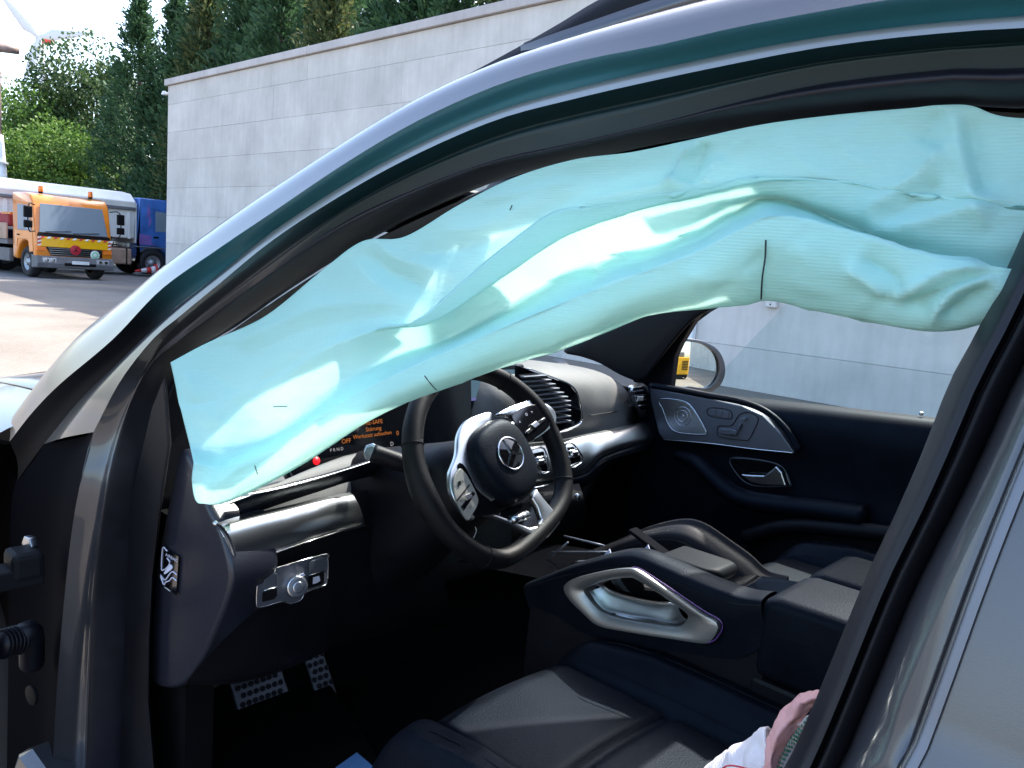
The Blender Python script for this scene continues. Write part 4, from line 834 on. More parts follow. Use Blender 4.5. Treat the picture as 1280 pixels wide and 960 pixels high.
text('gauge_marks', 'P R N D', 'white_px', ds, CL(421, 562, .0015), CE, CU, .009); text('gauge_marks', '24', 'white_px', ds, CL(445.5, 569, .0015), CE, CU, .012); text('gauge_marks', 'D', 'white_px', ds, CL(490, 555, .0015), CE, CU, .012)
disc('red_warning_lamp', CL(395.5, 576, .001), cn, .0078, .001, 'red_px', ds, seg=20, bevel=0)
text('warning_text', '0', 'orange_px', ds, CL(497, 541.5, .0015), CE, CU, .014)
# centre display
def CS(px, py, o=0.): return hit(px, py, lambda p: p[0] - (-1.335 + o) + .25 * (p[2] - 1.15), .5, 4.)
cs = plate('centre_display', [CS(x, y) for x, y in [(548, 480), (556, 512), (640, 512), (662, 500), (655, 455), (600, 455)]], -cn * .02, 'screen', car, bevel=.004)
plate('display_picture', [CS(x, y, .0012) for x, y in [(562, 488), (565, 501), (645, 498), (652, 494), (646, 462), (600, 462)]], cn * .0005, 'screenlit', cs, bevel=0)
plate('display_band', [CS(x, y, .0022) for x, y in [(565, 499), (566, 502.5), (648, 497.5), (649, 494)]], cn * .0004, mat('display_band', (.01, .01, .03), .2, emit=((.12, .12, .3), .25)), cs, bevel=0)
disc('red_mark', CS(648, 496.5, .0026), cn, .006, .0006, 'red_px', cs, seg=12, bevel=0)
text('screen_clock', '1:  °C', 'white_px', cs, CS(576, 481, .0022), CE, CU, .014); text('screen_clock', '7 W', 'white_px', cs, CS(615, 479.5, .0022), CE, CU, .012)
tube('screen_icon', [CS(x, y, .0026) for x, y in [(612, 503), (613, 499), (617, 494.5), (620, 493)]], .0009, 'orange_px', cs, n=10, seg=5)
# steering column and stalk
SWC = np.array([-.943, .59, 1.11]); tl, ro = R(30), R(21)
SN = np.array([math.cos(tl), 0, math.sin(tl)]); _e1 = np.array([0, 1., 0]); _e2 = np.cross(SN, _e1)
_e2 = _e2 if _e2[2] > 0 else -_e2
SU = math.cos(ro) * _e1 + math.sin(ro) * _e2; SV = -math.sin(ro) * _e1 + math.cos(ro) * _e2
colm = []
for t, ru, rv in ((.03, .055, .05), (.06, .075, .07), (.12, .085, .085), (.22, .10, .11), (.34, .12, .14)):
    c = SWC - SN * t * .95 + np.array([0, 0, -.01]); colm.append([c + _e1 * ru * math.copysign(abs(math.cos(a)) ** .7, math.cos(a)) + _e2 * rv * math.copysign(abs(math.sin(a)) ** .7, math.sin(a)) for a in np.linspace(0, 2 * math.pi, 32, endpoint=False)])
V, F = grid(cr_idx(np.array(colm), 4), False, True); obj('steering_column', V, F, 'plastic', car)
pS = hit(465, 566, lambda p: p[1] - .435, .5, 3.); pE = SWC - SN * .075 - _e1 * .05
stk = tube('indicator_stalk', [pS, pS * .75 + pE * .25, pS * .4 + pE * .6, pE], [.016, .0165, .012, .010], 'plastic', car, n=24, seg=16)
dv = pS - pE; dv /= np.linalg.norm(dv); dv = np.array([.55, -.78, .12]); disc('stalk_cap', pS - dv * .006, dv, .0165, .008, 'satin', stk, seg=8, bevel=.003); disc('stalk_button', pS + dv * .002, dv, .0125, .003, 'doortrim', stk, seg=8, bevel=.002)
pA = SWC - SN * .06 + _e1 * .06 + _e2 * .05; tube('gear_lever', [pA, pA + _e1 * .05 + _e2 * .02, pA + _e1 * .09 + _e2 * .028], [.009, .010, .007], 'satin', car, n=12, seg=12)
# ------------------------------------------------------------------ steering wheel
wl_ = bpy.data.objects.new('steering_wheel', None); col.objects.link(wl_); wl_.parent = car; wl_.location = Vector(SWC) - Vector(car.location); wl_['_wb'] = 1
def wob(o):   # children of the wheel keep their world place
    o.matrix_parent_inverse = Matrix.Translation(-Vector(SWC)); return o
def Wp(px, py, o=.012): return hit(px, py, lambda p: (p - SWC).dot(SN) - o, .5, 3.)
rim = []
for a in np.linspace(0, 2 * math.pi, 96, endpoint=False):
    rr = .1735; y = math.sin(a)
    u_, v_ = rr * math.cos(a), rr * y
    v_ = v_ if v_ > -.10 else -.10 - .055 * math.tanh((-v_ - .10) / .055)
    th = .0158 + .0028 * (math.exp(-((a - .15) / .28) ** 2) + math.exp(-((a - math.pi + .15) / .28) ** 2) + .4)
    c = SWC + SU * u_ + SV * v_; rad = (SU * u_ + SV * v_); rad /= np.linalg.norm(rad)
    rim.append([c + rad * th * 1.0 * math.cos(b) + SN * th * 1.12 * math.sin(b) for b in np.linspace(0, 2 * math.pi, 18, endpoint=False)])
V, F = grid(np.array(rim), True, True); wob(obj('rim', V, F, 'perf', wl_))
for a in (R(38), R(142), R(-40), R(220)):
    ring_ = []; c = SWC + SU * .1735 * math.cos(a) + SV * max(.1735 * math.sin(a), -.152); rad = SU * math.cos(a) + SV * math.sin(a)
    wob(tube('rim_seam', [c + rad * .0178 * math.cos(b) + SN * .0198 * math.sin(b) for b in np.linspace(0, 2 * math.pi, 20, endpoint=False)], .0008, 'dark', wl_, n=30, seg=5, closed=True))
hubr = []
for t, s, o in ((0, 1.0, -.02), (.3, 1.0, .012), (.6, .965, .030), (.8, .86, .040), (.92, .55, .045), (1, .02, .046)):
    row = []
    for a in np.linspace(0, 2 * math.pi, 48, endpoint=False):
        ca, sa = math.cos(a), math.sin(a); e = 2 / 2.6
        u_ = .069 * math.copysign(abs(ca) ** e, ca); v_ = (.068 if sa > 0 else .080) * math.copysign(abs(sa) ** e, sa); u_ *= (1 - .12 * max(0, -sa))
        row.append(SWC + SU * u_ * s + SV * v_ * s + SN * o)
    hubr.append(row)
V, F = grid(cr_idx(np.array(hubr), 3), False, True); hubo = wob(obj('airbag_cover', V, F, 'leather', wl_))
ec = SWC + SN * .047 + SV * .002
em = wob(disc('emblem_plate', ec - SN * .003, SN, .029, .004, 'gloss', wl_, seg=40))
wob(tube('emblem_ring', [ec + (SU * math.cos(a) + SV * math.sin(a)) * .0285 for a in np.linspace(0, 2 * math.pi, 24, endpoint=False)], .0018, 'chrome', wl_, n=60, seg=8, closed=True))
wob(star('emblem_star', ec + SN * .001, SN, SU, SV, .0275, 'chrome', wl_, w_=.13))
z4 = lambda a, b: (540 + a * .125, 470 + b * .125)
z5 = lambda a, b: (540 + a * .140625, 560 + b * .140625)
def wplate(nm, pts, o, th, mm, rnd=0, bv=.0012, **kw): return wob(plate(nm, [Wp(x, y, o) for x, y in pts], SN * th, mm, wl_, bevel=bv, rnd=rnd, **kw))
trimL = [z4(560, 385), z4(400, 415), z4(285, 485), z4(222, 620), z4(205, 800), z4(150, 950), z5(120, 250), z5(128, 380), z5(175, 500), z5(295, 655), z5(340, 640), z5(420, 560), z5(520, 470), z5(600, 470), z5(560, 300), z4(500, 800), z4(520, 560)]
wplate('spoke_trim', trimL, .004, .012, 'silver', rnd=70, bv=.005, seg=3, smooth=True)
wplate('spoke_recess', [z5(245, 130), z5(300, 180), z5(400, 370), z5(520, 470), z5(600, 560), z5(480, 600), z5(360, 590), z5(300, 300), z5(225, 180)], .0165, .001, 'gloss', rnd=40)
wplate('button_pad', [z5(*a) for a in [(240, 185), (215, 210), (180, 280), (185, 400), (215, 500), (300, 645), (340, 610), (400, 490), (380, 400), (330, 300), (290, 230)]], .017, .004, 'padbtn', rnd=44)
wplate('pad_groove', [z5(*a) for a in [(215, 465), (330, 320), (338, 332), (222, 480)]], .0212, .0004, 'dark', bv=0)
for pl in ([(255, 520), (355, 390), (375, 410), (280, 555)], [(228, 300), (245, 290), (250, 330), (232, 340)]): wplate('rocker', [z5(*a) for a in pl], .021, .003, 'gloss', bv=.0006)
wplate('rocker_cap', [z5(*a) for a in [(285, 425), (335, 395), (365, 440), (310, 470)]], .024, .002, 'satin')
for i, (a, b, s) in enumerate(((206, 345, '+'), (270, 300, 'OK'), (262, 465, 'RES'), (345, 525, 'SET'), (315, 560, '-'), (290, 400, 'LIM'))): wob(text('button_icon', s, 'dark', wl_, Wp(*z5(a, b), .0215), SU, SV, .0055))
trimR = [z4(620, 400), z4(760, 318), z4(900, 268), z4(965, 232), z4(1010, 275), z4(1120, 300), z4(1195, 370), z4(1205, 470), z4(1150, 545), z4(960, 668), z4(860, 560), z4(780, 430)]
wplate('spoke_trim', trimR, .004, .011, 'satin', rnd=60, bv=.003, seg=3, smooth=True)
wplate('button_pad', [z4(*a) for a in [(790, 400), (860, 335), (1000, 290), (1100, 312), (1168, 372), (1184, 450), (1145, 530), (1060, 598), (960, 655), (880, 570), (820, 480)]], .0155, .003, 'gloss', rnd=44)
wplate('rocker', [z4(*a) for a in [(925, 555), (1110, 412), (1135, 435), (950, 590)]], .0185, .003, 'dark')
wplate('rocker_cap', [z4(*a) for a in [(985, 490), (1035, 450), (1075, 485), (1025, 525)]], .0215, .002, 'satin')
for (a, b), (c_, d_) in (((930, 570), (990, 520)), ((1080, 450), (1130, 415))): wob(tube('rocker_edge', [Wp(*z4(a, b), .022), Wp(*z4(c_, d_), .022)], .0008, 'chrome', wl_, n=4, seg=5))
for a, b, s in ((880, 460, '<'), (945, 385, 'O'), (1000, 360, '>')): wob(text('button_icon', s, 'print', wl_, Wp(*z4(a, b), .019), SU, SV, .008))
bs_o = [z5(*a) for a in [(330, 590), (500, 628), (650, 690), (800, 775), (945, 832), (1005, 800), (1108, 670), (1050, 575), (960, 465), (890, 372)]]
bs_i = [z5(*a) for a in [(850, 450), (905, 540), (938, 640), (905, 705), (830, 722), (700, 670), (560, 610), (420, 572)]]
wplate('spoke_trim', bs_o + bs_i, .001, .012, 'silver', bv=.004, seg=3, smooth=True)
wplate('spoke_recess', [z5(*a) for a in [(600, 560), (760, 500), (860, 470), (900, 560), (930, 640), (900, 700), (830, 715), (700, 668), (580, 615)]], .004, .003, 'gloss')
a_, b_ = Wp(*z5(705, 640), .014), Wp(*z5(845, 595), .014); wob(tube('roller_button', [a_, b_], .0078, 'satin', wl_, n=4, seg=14)); m_ = (a_ + b_) / 2 + (b_ - a_) * .06; wob(tube('roller_groove', [m_ - (b_ - a_) * .02, m_ + (b_ - a_) * .02], .0082, 'dark', wl_, n=3, seg=14))
wob(tube('wire_loop', [Wp(*z5(x, y), -.03) for x, y in [(385, 700), (395, 740), (370, 800)]], .0008, 'offwhite', wl_, n=12, seg=5))

# ------------------------------------------------------------------ passenger side of the dashboard
z6 = lambda a, b: (660 + a * .208333, 440 + b * .208333)
z7 = lambda a, b: (660 + a * .28125, 400 + b * .28125)
def D6(pts, o): return [D(*z6(*a), o) for a in pts]
ven = plate('centre_vent', D6([(-60, 80), (55, 120), (250, 195), (300, 260), (325, 380), (310, 430), (215, 475), (120, 490), (-60, 420)], .022), (-.012, 0, 0), 'gloss', car, bevel=.002)
tube('vent_frame', D6([(0, 100), (55, 120), (160, 158), (250, 195), (295, 250), (325, 380), (310, 432), (215, 475), (100, 510)], .024), .0026, 'chrome', ven, n=60, seg=8)
for i, y in enumerate((140, 167, 194, 221, 248, 275, 302, 330, 359, 395, 425)):
    xr = 95 + i * 24 if i < 6 else 232
    pl = D6([(-40, y + 8), (xr, y)], .028)
    f_ = box('vent_fin', (pl[0] + pl[1]) / 2, (.022, np.linalg.norm(pl[1] - pl[0]), .0042), 'doortrim', ven, bevel=.001)
rows = [(.004, [(-120, 560), (0, 545), (120, 535), (215, 522), (350, 492), (500, 462), (620, 436), (715, 412)]), (.030, [(-120, 585), (0, 570), (120, 558), (220, 545), (350, 515), (500, 484), (630, 455), (745, 428)]), (.050, [(-120, 690), (0, 670), (130, 650), (240, 640), (360, 605), (480, 555), (640, 510), (775, 478)]), (.052, [(-120, 800), (0, 780), (130, 762), (250, 738), (350, 705), (440, 618), (640, 548), (783, 512)]), (.030, [(-120, 815), (0, 792), (130, 770), (250, 750), (355, 718), (450, 625), (640, 560), (784, 524)])]
tr = loft('dash_trim', [D6(p, o) for o, p in rows], 'silver', car, n=60, k=5)
loft('trim_lip', [D6(p, o) for o, p in ((.040, [(250, 750), (355, 715), (450, 622), (640, 558), (784, 522)]), (.050, [(252, 775), (360, 740), (460, 650), (640, 585), (782, 545)]), (.035, [(300, 810), (365, 785), (480, 680), (640, 618), (778, 572)]), (-.03, [(300, 820), (370, 792), (490, 690), (640, 630), (776, 590)]))], 'leather', car, n=40, k=4)
tube('trim_stitch', D6([(365, 742), (460, 655), (640, 600), (778, 560)], .053), .0007, 'stitch', car, n=30, seg=5)
for o6, i6, fins in (([(15, 595), (95, 580), (125, 700), (120, 722), (80, 728), (50, 690)], [(28, 608), (88, 595), (112, 695), (108, 712), (85, 715), (60, 682)], ((40, 640, 100, 628), (62, 672, 106, 662))), ([(225, 560), (270, 553), (318, 615), (326, 650), (315, 668), (250, 690)], [(232, 572), (266, 566), (306, 620), (312, 645), (304, 656), (255, 674)], ((236, 598, 292, 588), (244, 632, 308, 618)))):
    v_ = plate('strip_vent', D6(i6, .056), (.004, 0, 0), 'gloss', tr, bevel=.001)
    tube('vent_bezel', D6(o6, .060), .0024, 'chrome', tr, n=50, seg=8, closed=True)
    for a, b, c_, d_ in fins:
        P = D6([(a, b), (c_, d_)], .064); tube('vent_fin', [P[0], P[1]], .0032, 'satin', tr, n=4, seg=6)
    P = D6([((i6[0][0] + i6[3][0]) / 2 + 5, (i6[0][1] + i6[3][1]) / 2)], .066)[0]; box('vent_tab', P, (.012, .022, .014), 'satin', tr, bevel=.003)
sv = plate('side_vent', D6([(604, 215), (690, 205), (728, 285), (738, 335), (668, 350), (640, 300)], .016), (-.01, 0, 0), 'gloss', car, bevel=.001)
ring('vent_surround', D6([(652, 188), (690, 192), (735, 245), (757, 325), (745, 362), (668, 388), (655, 350), (628, 300), (600, 212)], .010), D6([(660, 210), (688, 208), (722, 275), (735, 330), (720, 340), (672, 348), (655, 325), (640, 290), (612, 220)], .020), (.008, 0, 0), 'silver', sv, n=50)
for a, b, c_, d_ in ((615, 240, 695, 228), (628, 268, 708, 255), (642, 297, 722, 285), (655, 325, 728, 312)):
    P = D6([(a, b), (c_, d_)], .022); tube('vent_fin', [P[0], P[1]], .0026, 'doortrim', sv, n=4, seg=6)
box('vent_tab', D6([(668, 278)], .026)[0], (.012, .03, .016), 'satin', sv, bevel=.003)
tube('glovebox_gap', D6([(365, 383), (500, 362), (655, 335)], -.004), .0016, 'dark', car, n=20, seg=5)
tube('dash_button', D6([(578, 300), (590, 292), (606, 294), (603, 306), (588, 310)], .002), .0008, 'dark', car, n=20, seg=5, closed=True)
kb = D6([(280, 872)], .06)[0]; kr = disc('control_knob', kb, (1, -.3, .3), .0095, .012, 'chrome', car, seg=20); 
for a, b, c_, d_ in ((20, 820, 120, 800), (60, 880, 118, 862)):
    P = D6([(a, b), (c_, d_)], .06); tube('control_bar', [P[0], P[1]], .003, 'satin', car, n=4, seg=6)
loft('centre_stack', [D6(p, o) for o, p in ((.04, [(-100, 820), (0, 795), (130, 775), (300, 770)]), (.06, [(-100, 880), (0, 860), (130, 850), (320, 830)]), (.07, [(-100, 960), (0, 950), (130, 930), (340, 900)]), (.03, [(-100, 1120), (0, 1100), (130, 1080), (360, 1000)]), (-.05, [(-100, 1250), (0, 1230), (130, 1200), (380, 1080)]))], 'dark', car, n=20, k=3)

# ------------------------------------------------------------------ passenger door
S_ = [(800, 473), (850, 483), (905, 493), (1000, 503), (1100, 514), (1200, 525), (1320, 537)]
sill = [at(x, y, y=1.80) for x, y in S_]; crest = [at(x, y + 7, y=1.735) for x, y in S_]; c2_ = [at(x, y + 26 + max(0, x - 900) * .05, y=1.705) for x, y in S_]
def dn_(P, z, y): return [np.array([p[0], y, z]) for p in P]
mids = dn_(c2_, .95, 1.715); lo = dn_(c2_, .80, 1.70); lo2 = dn_(c2_, .45, 1.69)
pd_ = loft('passenger_door', [sill, crest, c2_, mids, lo, lo2], 'leather', car, n=50, k=5)
plate('door_skin', [(-1.42, 1.88, .40), (-1.42, 1.90, .9), (-1.30, 1.86, 1.10), (-.02, 1.86, 1.14), (-.02, 1.90, .9), (-.02, 1.88, .40)], (0, .03, 0), 'paint', pd_, bevel=.01)
obj('door_glass', [(-1.26, 1.805, 1.08), (-.02, 1.805, 1.12), (-.02, 1.735, 1.62), (-.55, 1.735, 1.60), (-.95, 1.75, 1.44)], [(0, 1, 2, 3, 4)], 'sideglass', pd_, smooth=False)
tpl = [(540, 300), (640, 320), (800, 350), (950, 382), (1040, 422), (1120, 500), (1185, 590), (1000, 572), (800, 547), (600, 530), (582, 505), (560, 420), (545, 360)]
tp = plate('trim_panel', [DR(*z7(*a), .018) for a in tpl], (0, .03, 0), 'doortrim', pd_, bevel=.003)
tube('trim_edge', [DR(*z7(*a), .020) for a in [(600, 531), (800, 548), (1000, 573), (1183, 591)]], .0018, 'chrome', pd_, n=30, seg=6)
tube('stitch_line', [DR(*z7(*a), .030) for a in [(640, 300), (800, 335), (950, 362), (1050, 395), (1110, 440)]], .0012, 'stitch', pd_, n=30, seg=5)
tube('padded_edge', [DR(*z7(*a), .018) for a in [(545, 290), (640, 306), (800, 336), (950, 364), (1060, 408), (1150, 490), (1205, 585)]], .009, 'leather', pd_, n=40, seg=10)
def speaker_mat():
    m, n, l, p = nodes('speaker_mesh'); p.inputs['Metallic'].default_value = 1; p.inputs['Roughness'].default_value = .3
    tc = n.new('ShaderNodeTexCoord'); v = n.new('ShaderNodeTexVoronoi'); v.inputs['Scale'].default_value = 330; v.inputs['Randomness'].default_value = .15; l.new(tc.outputs['Object'], v.inputs['Vector'])
    r = n.new('ShaderNodeValToRGB'); r.color_ramp.elements[0].position = .25; r.color_ramp.elements[1].position = .4; r.color_ramp.elements[0].color = (.02, .02, .02, 1); r.color_ramp.elements[1].color = (.5, .5, .5, 1)
    l.new(v.outputs['Distance'], r.inputs['Fac']); l.new(r.outputs[0], p.inputs['Base Color']); return m
M['mesh'] = speaker_mat()
spl = [(585, 352), (690, 360), (738, 398), (790, 490), (780, 508), (670, 500), (628, 470), (600, 400)]
plate('speaker_grille', [DR(*z7(*a), .020) for a in spl], (0, -.003, 0), 'mesh', pd_, rnd=40)
tube('speaker_frame', [DR(*z7(*a), .023) for a in spl], .0016, 'satin', pd_, n=60, seg=6, closed=True)
sc_ = DR(*z7(688, 428), .024)
for r_ in (.028, .017): tube('speaker_ring', [sc_ + np.array([math.cos(a), 0, math.sin(a)]) * r_ for a in np.linspace(0, 6.283, 20, endpoint=False)], .0010, 'satin', pd_, n=50, seg=5, closed=True)
disc('speaker_centre', sc_, (0, -1, 0), .005, .002, 'chrome', pd_, seg=14)
for pl in ([(795, 410), (805, 392), (850, 392), (895, 402), (907, 425), (895, 440), (850, 436), (808, 426)], [(840, 490), (850, 470), (905, 468), (940, 420), (985, 412), (1018, 430), (1020, 455), (985, 525), (965, 535), (860, 522), (842, 508)]):
    tube('switch_outline', [DR(*z7(*a), .0195) for a in pl], .0011, 'dark', pd_, n=60, seg=5, closed=True)
for a, b in ((822, 410), (850, 414), (880, 420)): box('memory_button', DR(*z7(a, b), .019), (.017, .003, .018), 'doortrim', pd_, bevel=.001)
for pl in ([(850, 492), (862, 480), (910, 484), (935, 492), (930, 512), (862, 506)], [(925, 485), (938, 458), (955, 462), (942, 490)], [(950, 440), (965, 430), (980, 436), (966, 450)]):
    plate('seat_switch', [DR(*z7(*a), .020) for a in pl], (0, -.008, 0), 'doortrim', pd_, bevel=.002)
plate('handle_recess', [DR(*z7(*a), -.004) for a in [(905, 615), (1110, 640), (1165, 725), (1155, 738), (1005, 735), (935, 690)]], (0, -.004, 0), 'gloss', pd_, rnd=40)
tube('recess_rim', [DR(*z7(*a), .0) for a in [(905, 613), (1108, 640), (1166, 722), (1158, 738), (1005, 736), (935, 692)]], .0014, 'doortrim', pd_, n=60, seg=5, closed=True)
plate('door_handle', [DR(*z7(*a), .014) for a in [(955, 682), (1000, 686), (1060, 688), (1098, 660), (1112, 645), (1140, 675), (1160, 735), (1060, 732), (1000, 722)]], (0, -.016, 0), 'satin', pd_, bevel=.004, seg=3)
box('lock_switch', DR(*z7(1005, 778), .05), (.05, .012, .008), 'satin', pd_, bevel=.002)
ar = [DR(*z7(*a), o) for a, o in (((665, 600), .01), ((740, 625), .04), ((800, 675), .055), ((870, 740), .06), ((950, 790), .06), ((1060, 815), .06), ((1280, 840), .06), ((1500, 870), .06))]
tube('armrest', ar, [.020, .028, .032, .036, .038, .038, .038, .038], 'leather', pd_, n=50, seg=16, sq=.7)
tube('pocket_rim', [at(x, y, y=1.62) for x, y in [(930, 672), (985, 658), (1060, 662), (1140, 672), (1250, 690)]], .022, 'plastic', pd_, n=40, seg=12)
plate('pocket_face', [at(x, y, y=1.63) for x, y in [(925, 680), (985, 662), (1060, 666), (1140, 678), (1250, 695), (1250, 800), (925, 760)]], (0, .05, 0), 'plastic', pd_, bevel=.01)
plate('mirror_triangle', [at(x, y, y=1.765) for x, y in [(792, 478), (838, 485), (843, 445), (850, 430), (868, 400), (885, 378), (840, 380), (800, 410), (770, 440)]], (0, .03, 0), 'plastic', pd_, bevel=.004)
box('lock_pin', at(1152, 517, y=1.77), (.010, .010, .010), 'chrome', pd_, bevel=.003)
plate('a_pillar_trim', [at(x, y, y=1.70) for x, y in [(702, 440), (740, 420), (790, 396), (830, 376), (900, 356), (908, 376), (874, 396), (856, 412), (836, 436), (814, 465), (800, 478), (775, 470), (748, 455), (725, 447)]], (-.03, .05, .01), 'plastic', car, bevel=.012, rnd=50, smooth=True)
# passenger mirror
nM = np.array([.925, -.375, .045]); nM /= np.linalg.norm(nM); mc = at(872, 455, y=2.05)
def MR(px, py, o=0.): return hit(px, py, lambda p: (p - mc).dot(nM) - o, 1., 5.)
mo = [(838, 425), (858, 423), (880, 427), (896, 437), (904, 452), (905, 468), (898, 483), (886, 490), (862, 488), (838, 484)]
mi = [(840, 429), (858, 427), (877, 430), (891, 440), (897, 453), (897, 467), (890, 480), (880, 485), (862, 483), (840, 480)]
mh = plate('door_mirror', [MR(x, y, -.005) for x, y in mo], -nM * .09, 'paint', car, rnd=50, bevel=.02, seg=4, smooth=True)
ring('mirror_rim', [MR(x, y, -.004) for x, y in mo], [MR(x, y, -.002) for x, y in mi], nM * .006, 'paint', mh, n=60)
ob_ = cr([MR(x, y, 0) for x, y in mi], 60, True); cm_ = ob_.mean(0); rows = []
for f_ in np.linspace(1, .02, 14): q_ = cm_ + (ob_ - cm_) * f_; rows.append(q_ - nM[None, :] * (np.sum((q_ - cm_) ** 2, 1) / 2.8)[:, None])
V, F = grid(np.array(rows), False, True); obj('mirror_glass', V, F, 'mirror', mh)
tube('mirror_arm', [mc + np.array([-.03, -.12, -.09]), mc + np.array([-.02, -.27, -.10])], .03, 'plastic', mh, n=6)

# ------------------------------------------------------------------ centre console
z8 = lambda a, b: (640 + a * .34375, 600 + b * .34375)
def Y8(pts, y): return [at(*z8(*a), y=y) for a in pts]
topn = [(60, 372), (120, 350), (200, 318), (300, 288), (400, 265), (470, 268), (560, 305), (700, 365), (830, 412), (920, 425)]
botn = [(60, 460), (130, 480), (180, 505), (240, 545), (330, 585), (480, 612), (640, 632), (800, 650), (880, 625), (925, 580)]
ctop, cbot = Y8(topn, .815), Y8(botn, .80)
inn = [p + np.array([0, .045, -.004]) for p in ctop]; inn2 = [p + np.array([0, .055, -.05]) for p in ctop]
mid1 = [a * .8 + b * .2 + np.array([0, -.014, 0]) for a, b in zip(ctop, cbot)]
flo = [np.array([p[0], .805, .45]) for p in cbot]
def cut(o, poly):
    poly = np.array(poly); bm = bmesh.new(); bm.from_mesh(o.data); kill = []
    for f in bm.faces:
        c = CM.T @ (np.array(f.calc_center_median()) - CAM); x, y = CX + FPX * c[0] / c[2], CY + FPX * c[1] / c[2]; ins = False; j = len(poly) - 1
        for i in range(len(poly)):
            (xi, yi), (xj, yj) = poly[i], poly[j]
            if (yi > y) != (yj > y) and x < (xj - xi) * (y - yi) / (yj - yi) + xi: ins = not ins
            j = i
        if ins and f.calc_center_median().y < .83: kill.append(f)
    bmesh.ops.delete(bm, geom=kill, context='FACES'); bm.to_mesh(o.data); bm.free()
cons = loft('centre_console', [inn2, inn, ctop, mid1, cbot], 'leather', car, n=140, k=10)
loft('console_base', [[p + np.array([0, .006, .0]) for p in cbot], [p * .6 + q * .4 + np.array([0, .0, 0]) for p, q in zip(cbot, flo)], flo], 'plastic', cons, n=40, k=2)
topf = [(250, 270), (345, 240), (480, 190), (600, 168), (680, 185), (780, 250), (850, 300), (910, 352), (985, 375)]
ft_ = Y8(topf, 1.115)
loft('far_rim', [[p + np.array([0, -.045, -.14]) for p in ft_], [p + np.array([0, -.04, -.03]) for p in ft_], [p + np.array([0, -.018, -.002]) for p in ft_], [p + np.array([0, .012, 0]) for p in ft_], [p + np.array([0, .03, -.03]) for p in ft_], [np.array([p[0], p[1] + .03, .45]) for p in ft_]], 'plastic', cons, n=50, k=5)
tube('stitch_line', [p + np.array([0, -.045, -.022]) for p in ft_], .0007, 'stitch', cons, n=50, seg=5)
tube('stitch_line', [a * .86 + b * .14 + np.array([0, -.018, 0]) for a, b in zip(ctop, cbot)], .0007, 'stitch', cons, n=60, seg=5)
zc = ctop[0][2]
obj('console_tray', [(ctop[0][0] - .25, .84, zc - .04), (ctop[0][0] - .25, 1.1, zc - .04), (ctop[-1][0] + .02, 1.1, ctop[-1][2] - .05), (ctop[-1][0] + .02, .84, ctop[-1][2] - .05)], [(0, 1, 2, 3)], 'gloss', cons, smooth=False)
p0 = np.array(ctop[-1]); ax0 = p0[0] + .002
P = [(ax0, p0[2] - .13), (ax0, p0[2] + .004), (ax0 + .03, p0[2] + .012), (ax0 + .55, p0[2] + .02), (ax0 + .55, p0[2] - .13)]
am = plate('armrest', [(x, .795, z) for x, z in P], (0, .165, 0), 'leather', cons, bevel=.018, seg=4, smooth=True); plate('armrest', [(x, .965, z) for x, z in P], (0, .17, 0), 'leather', cons, bevel=.018, seg=4, smooth=True)
plate('armrest_base', [(ax0 - .005, .80, .42), (ax0 - .005, .80, p0[2] - .132), (ax0 + .56, .80, p0[2] - .132), (ax0 + .56, .80, .42)], (0, .33, 0), 'plastic', cons, bevel=.008)
tube('armrest_stitch', [(ax0 + .01, .7945, p0[2] - .045), (ax0 + .5, .7945, p0[2] - .04)], .0007, 'stitch', cons, n=4, seg=5)
zz = lambda a, b: (680 + a * .1875, 640 + b * .1875)
def CO(pts, y): return [at(*zz(*a), y=y) for a in pts]
ro_ = [(150, 510), (165, 470), (240, 430), (430, 385), (580, 370), (650, 390), (850, 520), (1050, 660), (1160, 720), (1180, 770), (1140, 840), (1090, 868), (880, 840), (560, 790), (380, 750), (280, 670), (190, 580)]
ri_ = [(285, 520), (300, 500), (380, 465), (480, 440), (590, 430), (640, 445), (760, 520), (880, 600), (960, 660), (980, 685), (950, 735), (905, 755), (800, 745), (560, 705), (420, 665), (360, 620), (310, 560)]
cut(cons, [(680 + a * .1875, 640 + b * .1875) for a, b in [((u * .8 + x * .2), (v * .8 + y * .2)) for (u, v), (x, y) in zip(ri_, ro_)]])
rg = ring('grab_handle', CO(ro_, .792), CO(ri_, .800), (0, -.010, 0), 'ringsilver', cons, n=90, dome=.35)
tube('handle_light_line', CO([(590, 366), (655, 386), (860, 520), (1060, 655), (1168, 718), (1190, 772), (1145, 848), (1095, 872)], .780), .0012, mat('violet_line', (.12, .05, .2), .4), cons, n=50, seg=5)
bw = [CO(ri_, .800), [p + np.array([0, .025, .004]) for p in CO(ri_, .800)]]
V, F = grid(np.array([cr(r, 60, True) for r in bw]), False, True); obj('handle_bowl', V, F, 'ringsilver', cons)
loft('handle_scoop', [CO([(300, 525), (360, 615), (430, 668), (560, 706), (700, 728), (850, 752), (960, 720)], .799), CO([(330, 520), (390, 590), (470, 640), (580, 675), (700, 700), (840, 730), (930, 700)], .806), CO([(380, 500), (430, 545), (520, 585), (620, 615), (730, 640), (840, 655), (900, 650)], .814), CO([(400, 485), (450, 520), (540, 555), (640, 585), (740, 605), (850, 605), (900, 600)], .820)], 'silver', cons, n=40, k=5)
tube('scoop_edge', CO([(398, 492), (440, 520), (520, 550), (640, 580), (760, 602), (850, 604)], .817), .0022, 'chrome', cons, n=30, seg=8)
plate('handle_inner', CO([(395, 480), (440, 455), (520, 430), (600, 425), (680, 455), (800, 530), (900, 600), (850, 612), (740, 608), (640, 588), (520, 555), (430, 515)], .850), (0, .004, 0), 'gloss', cons, bevel=0)
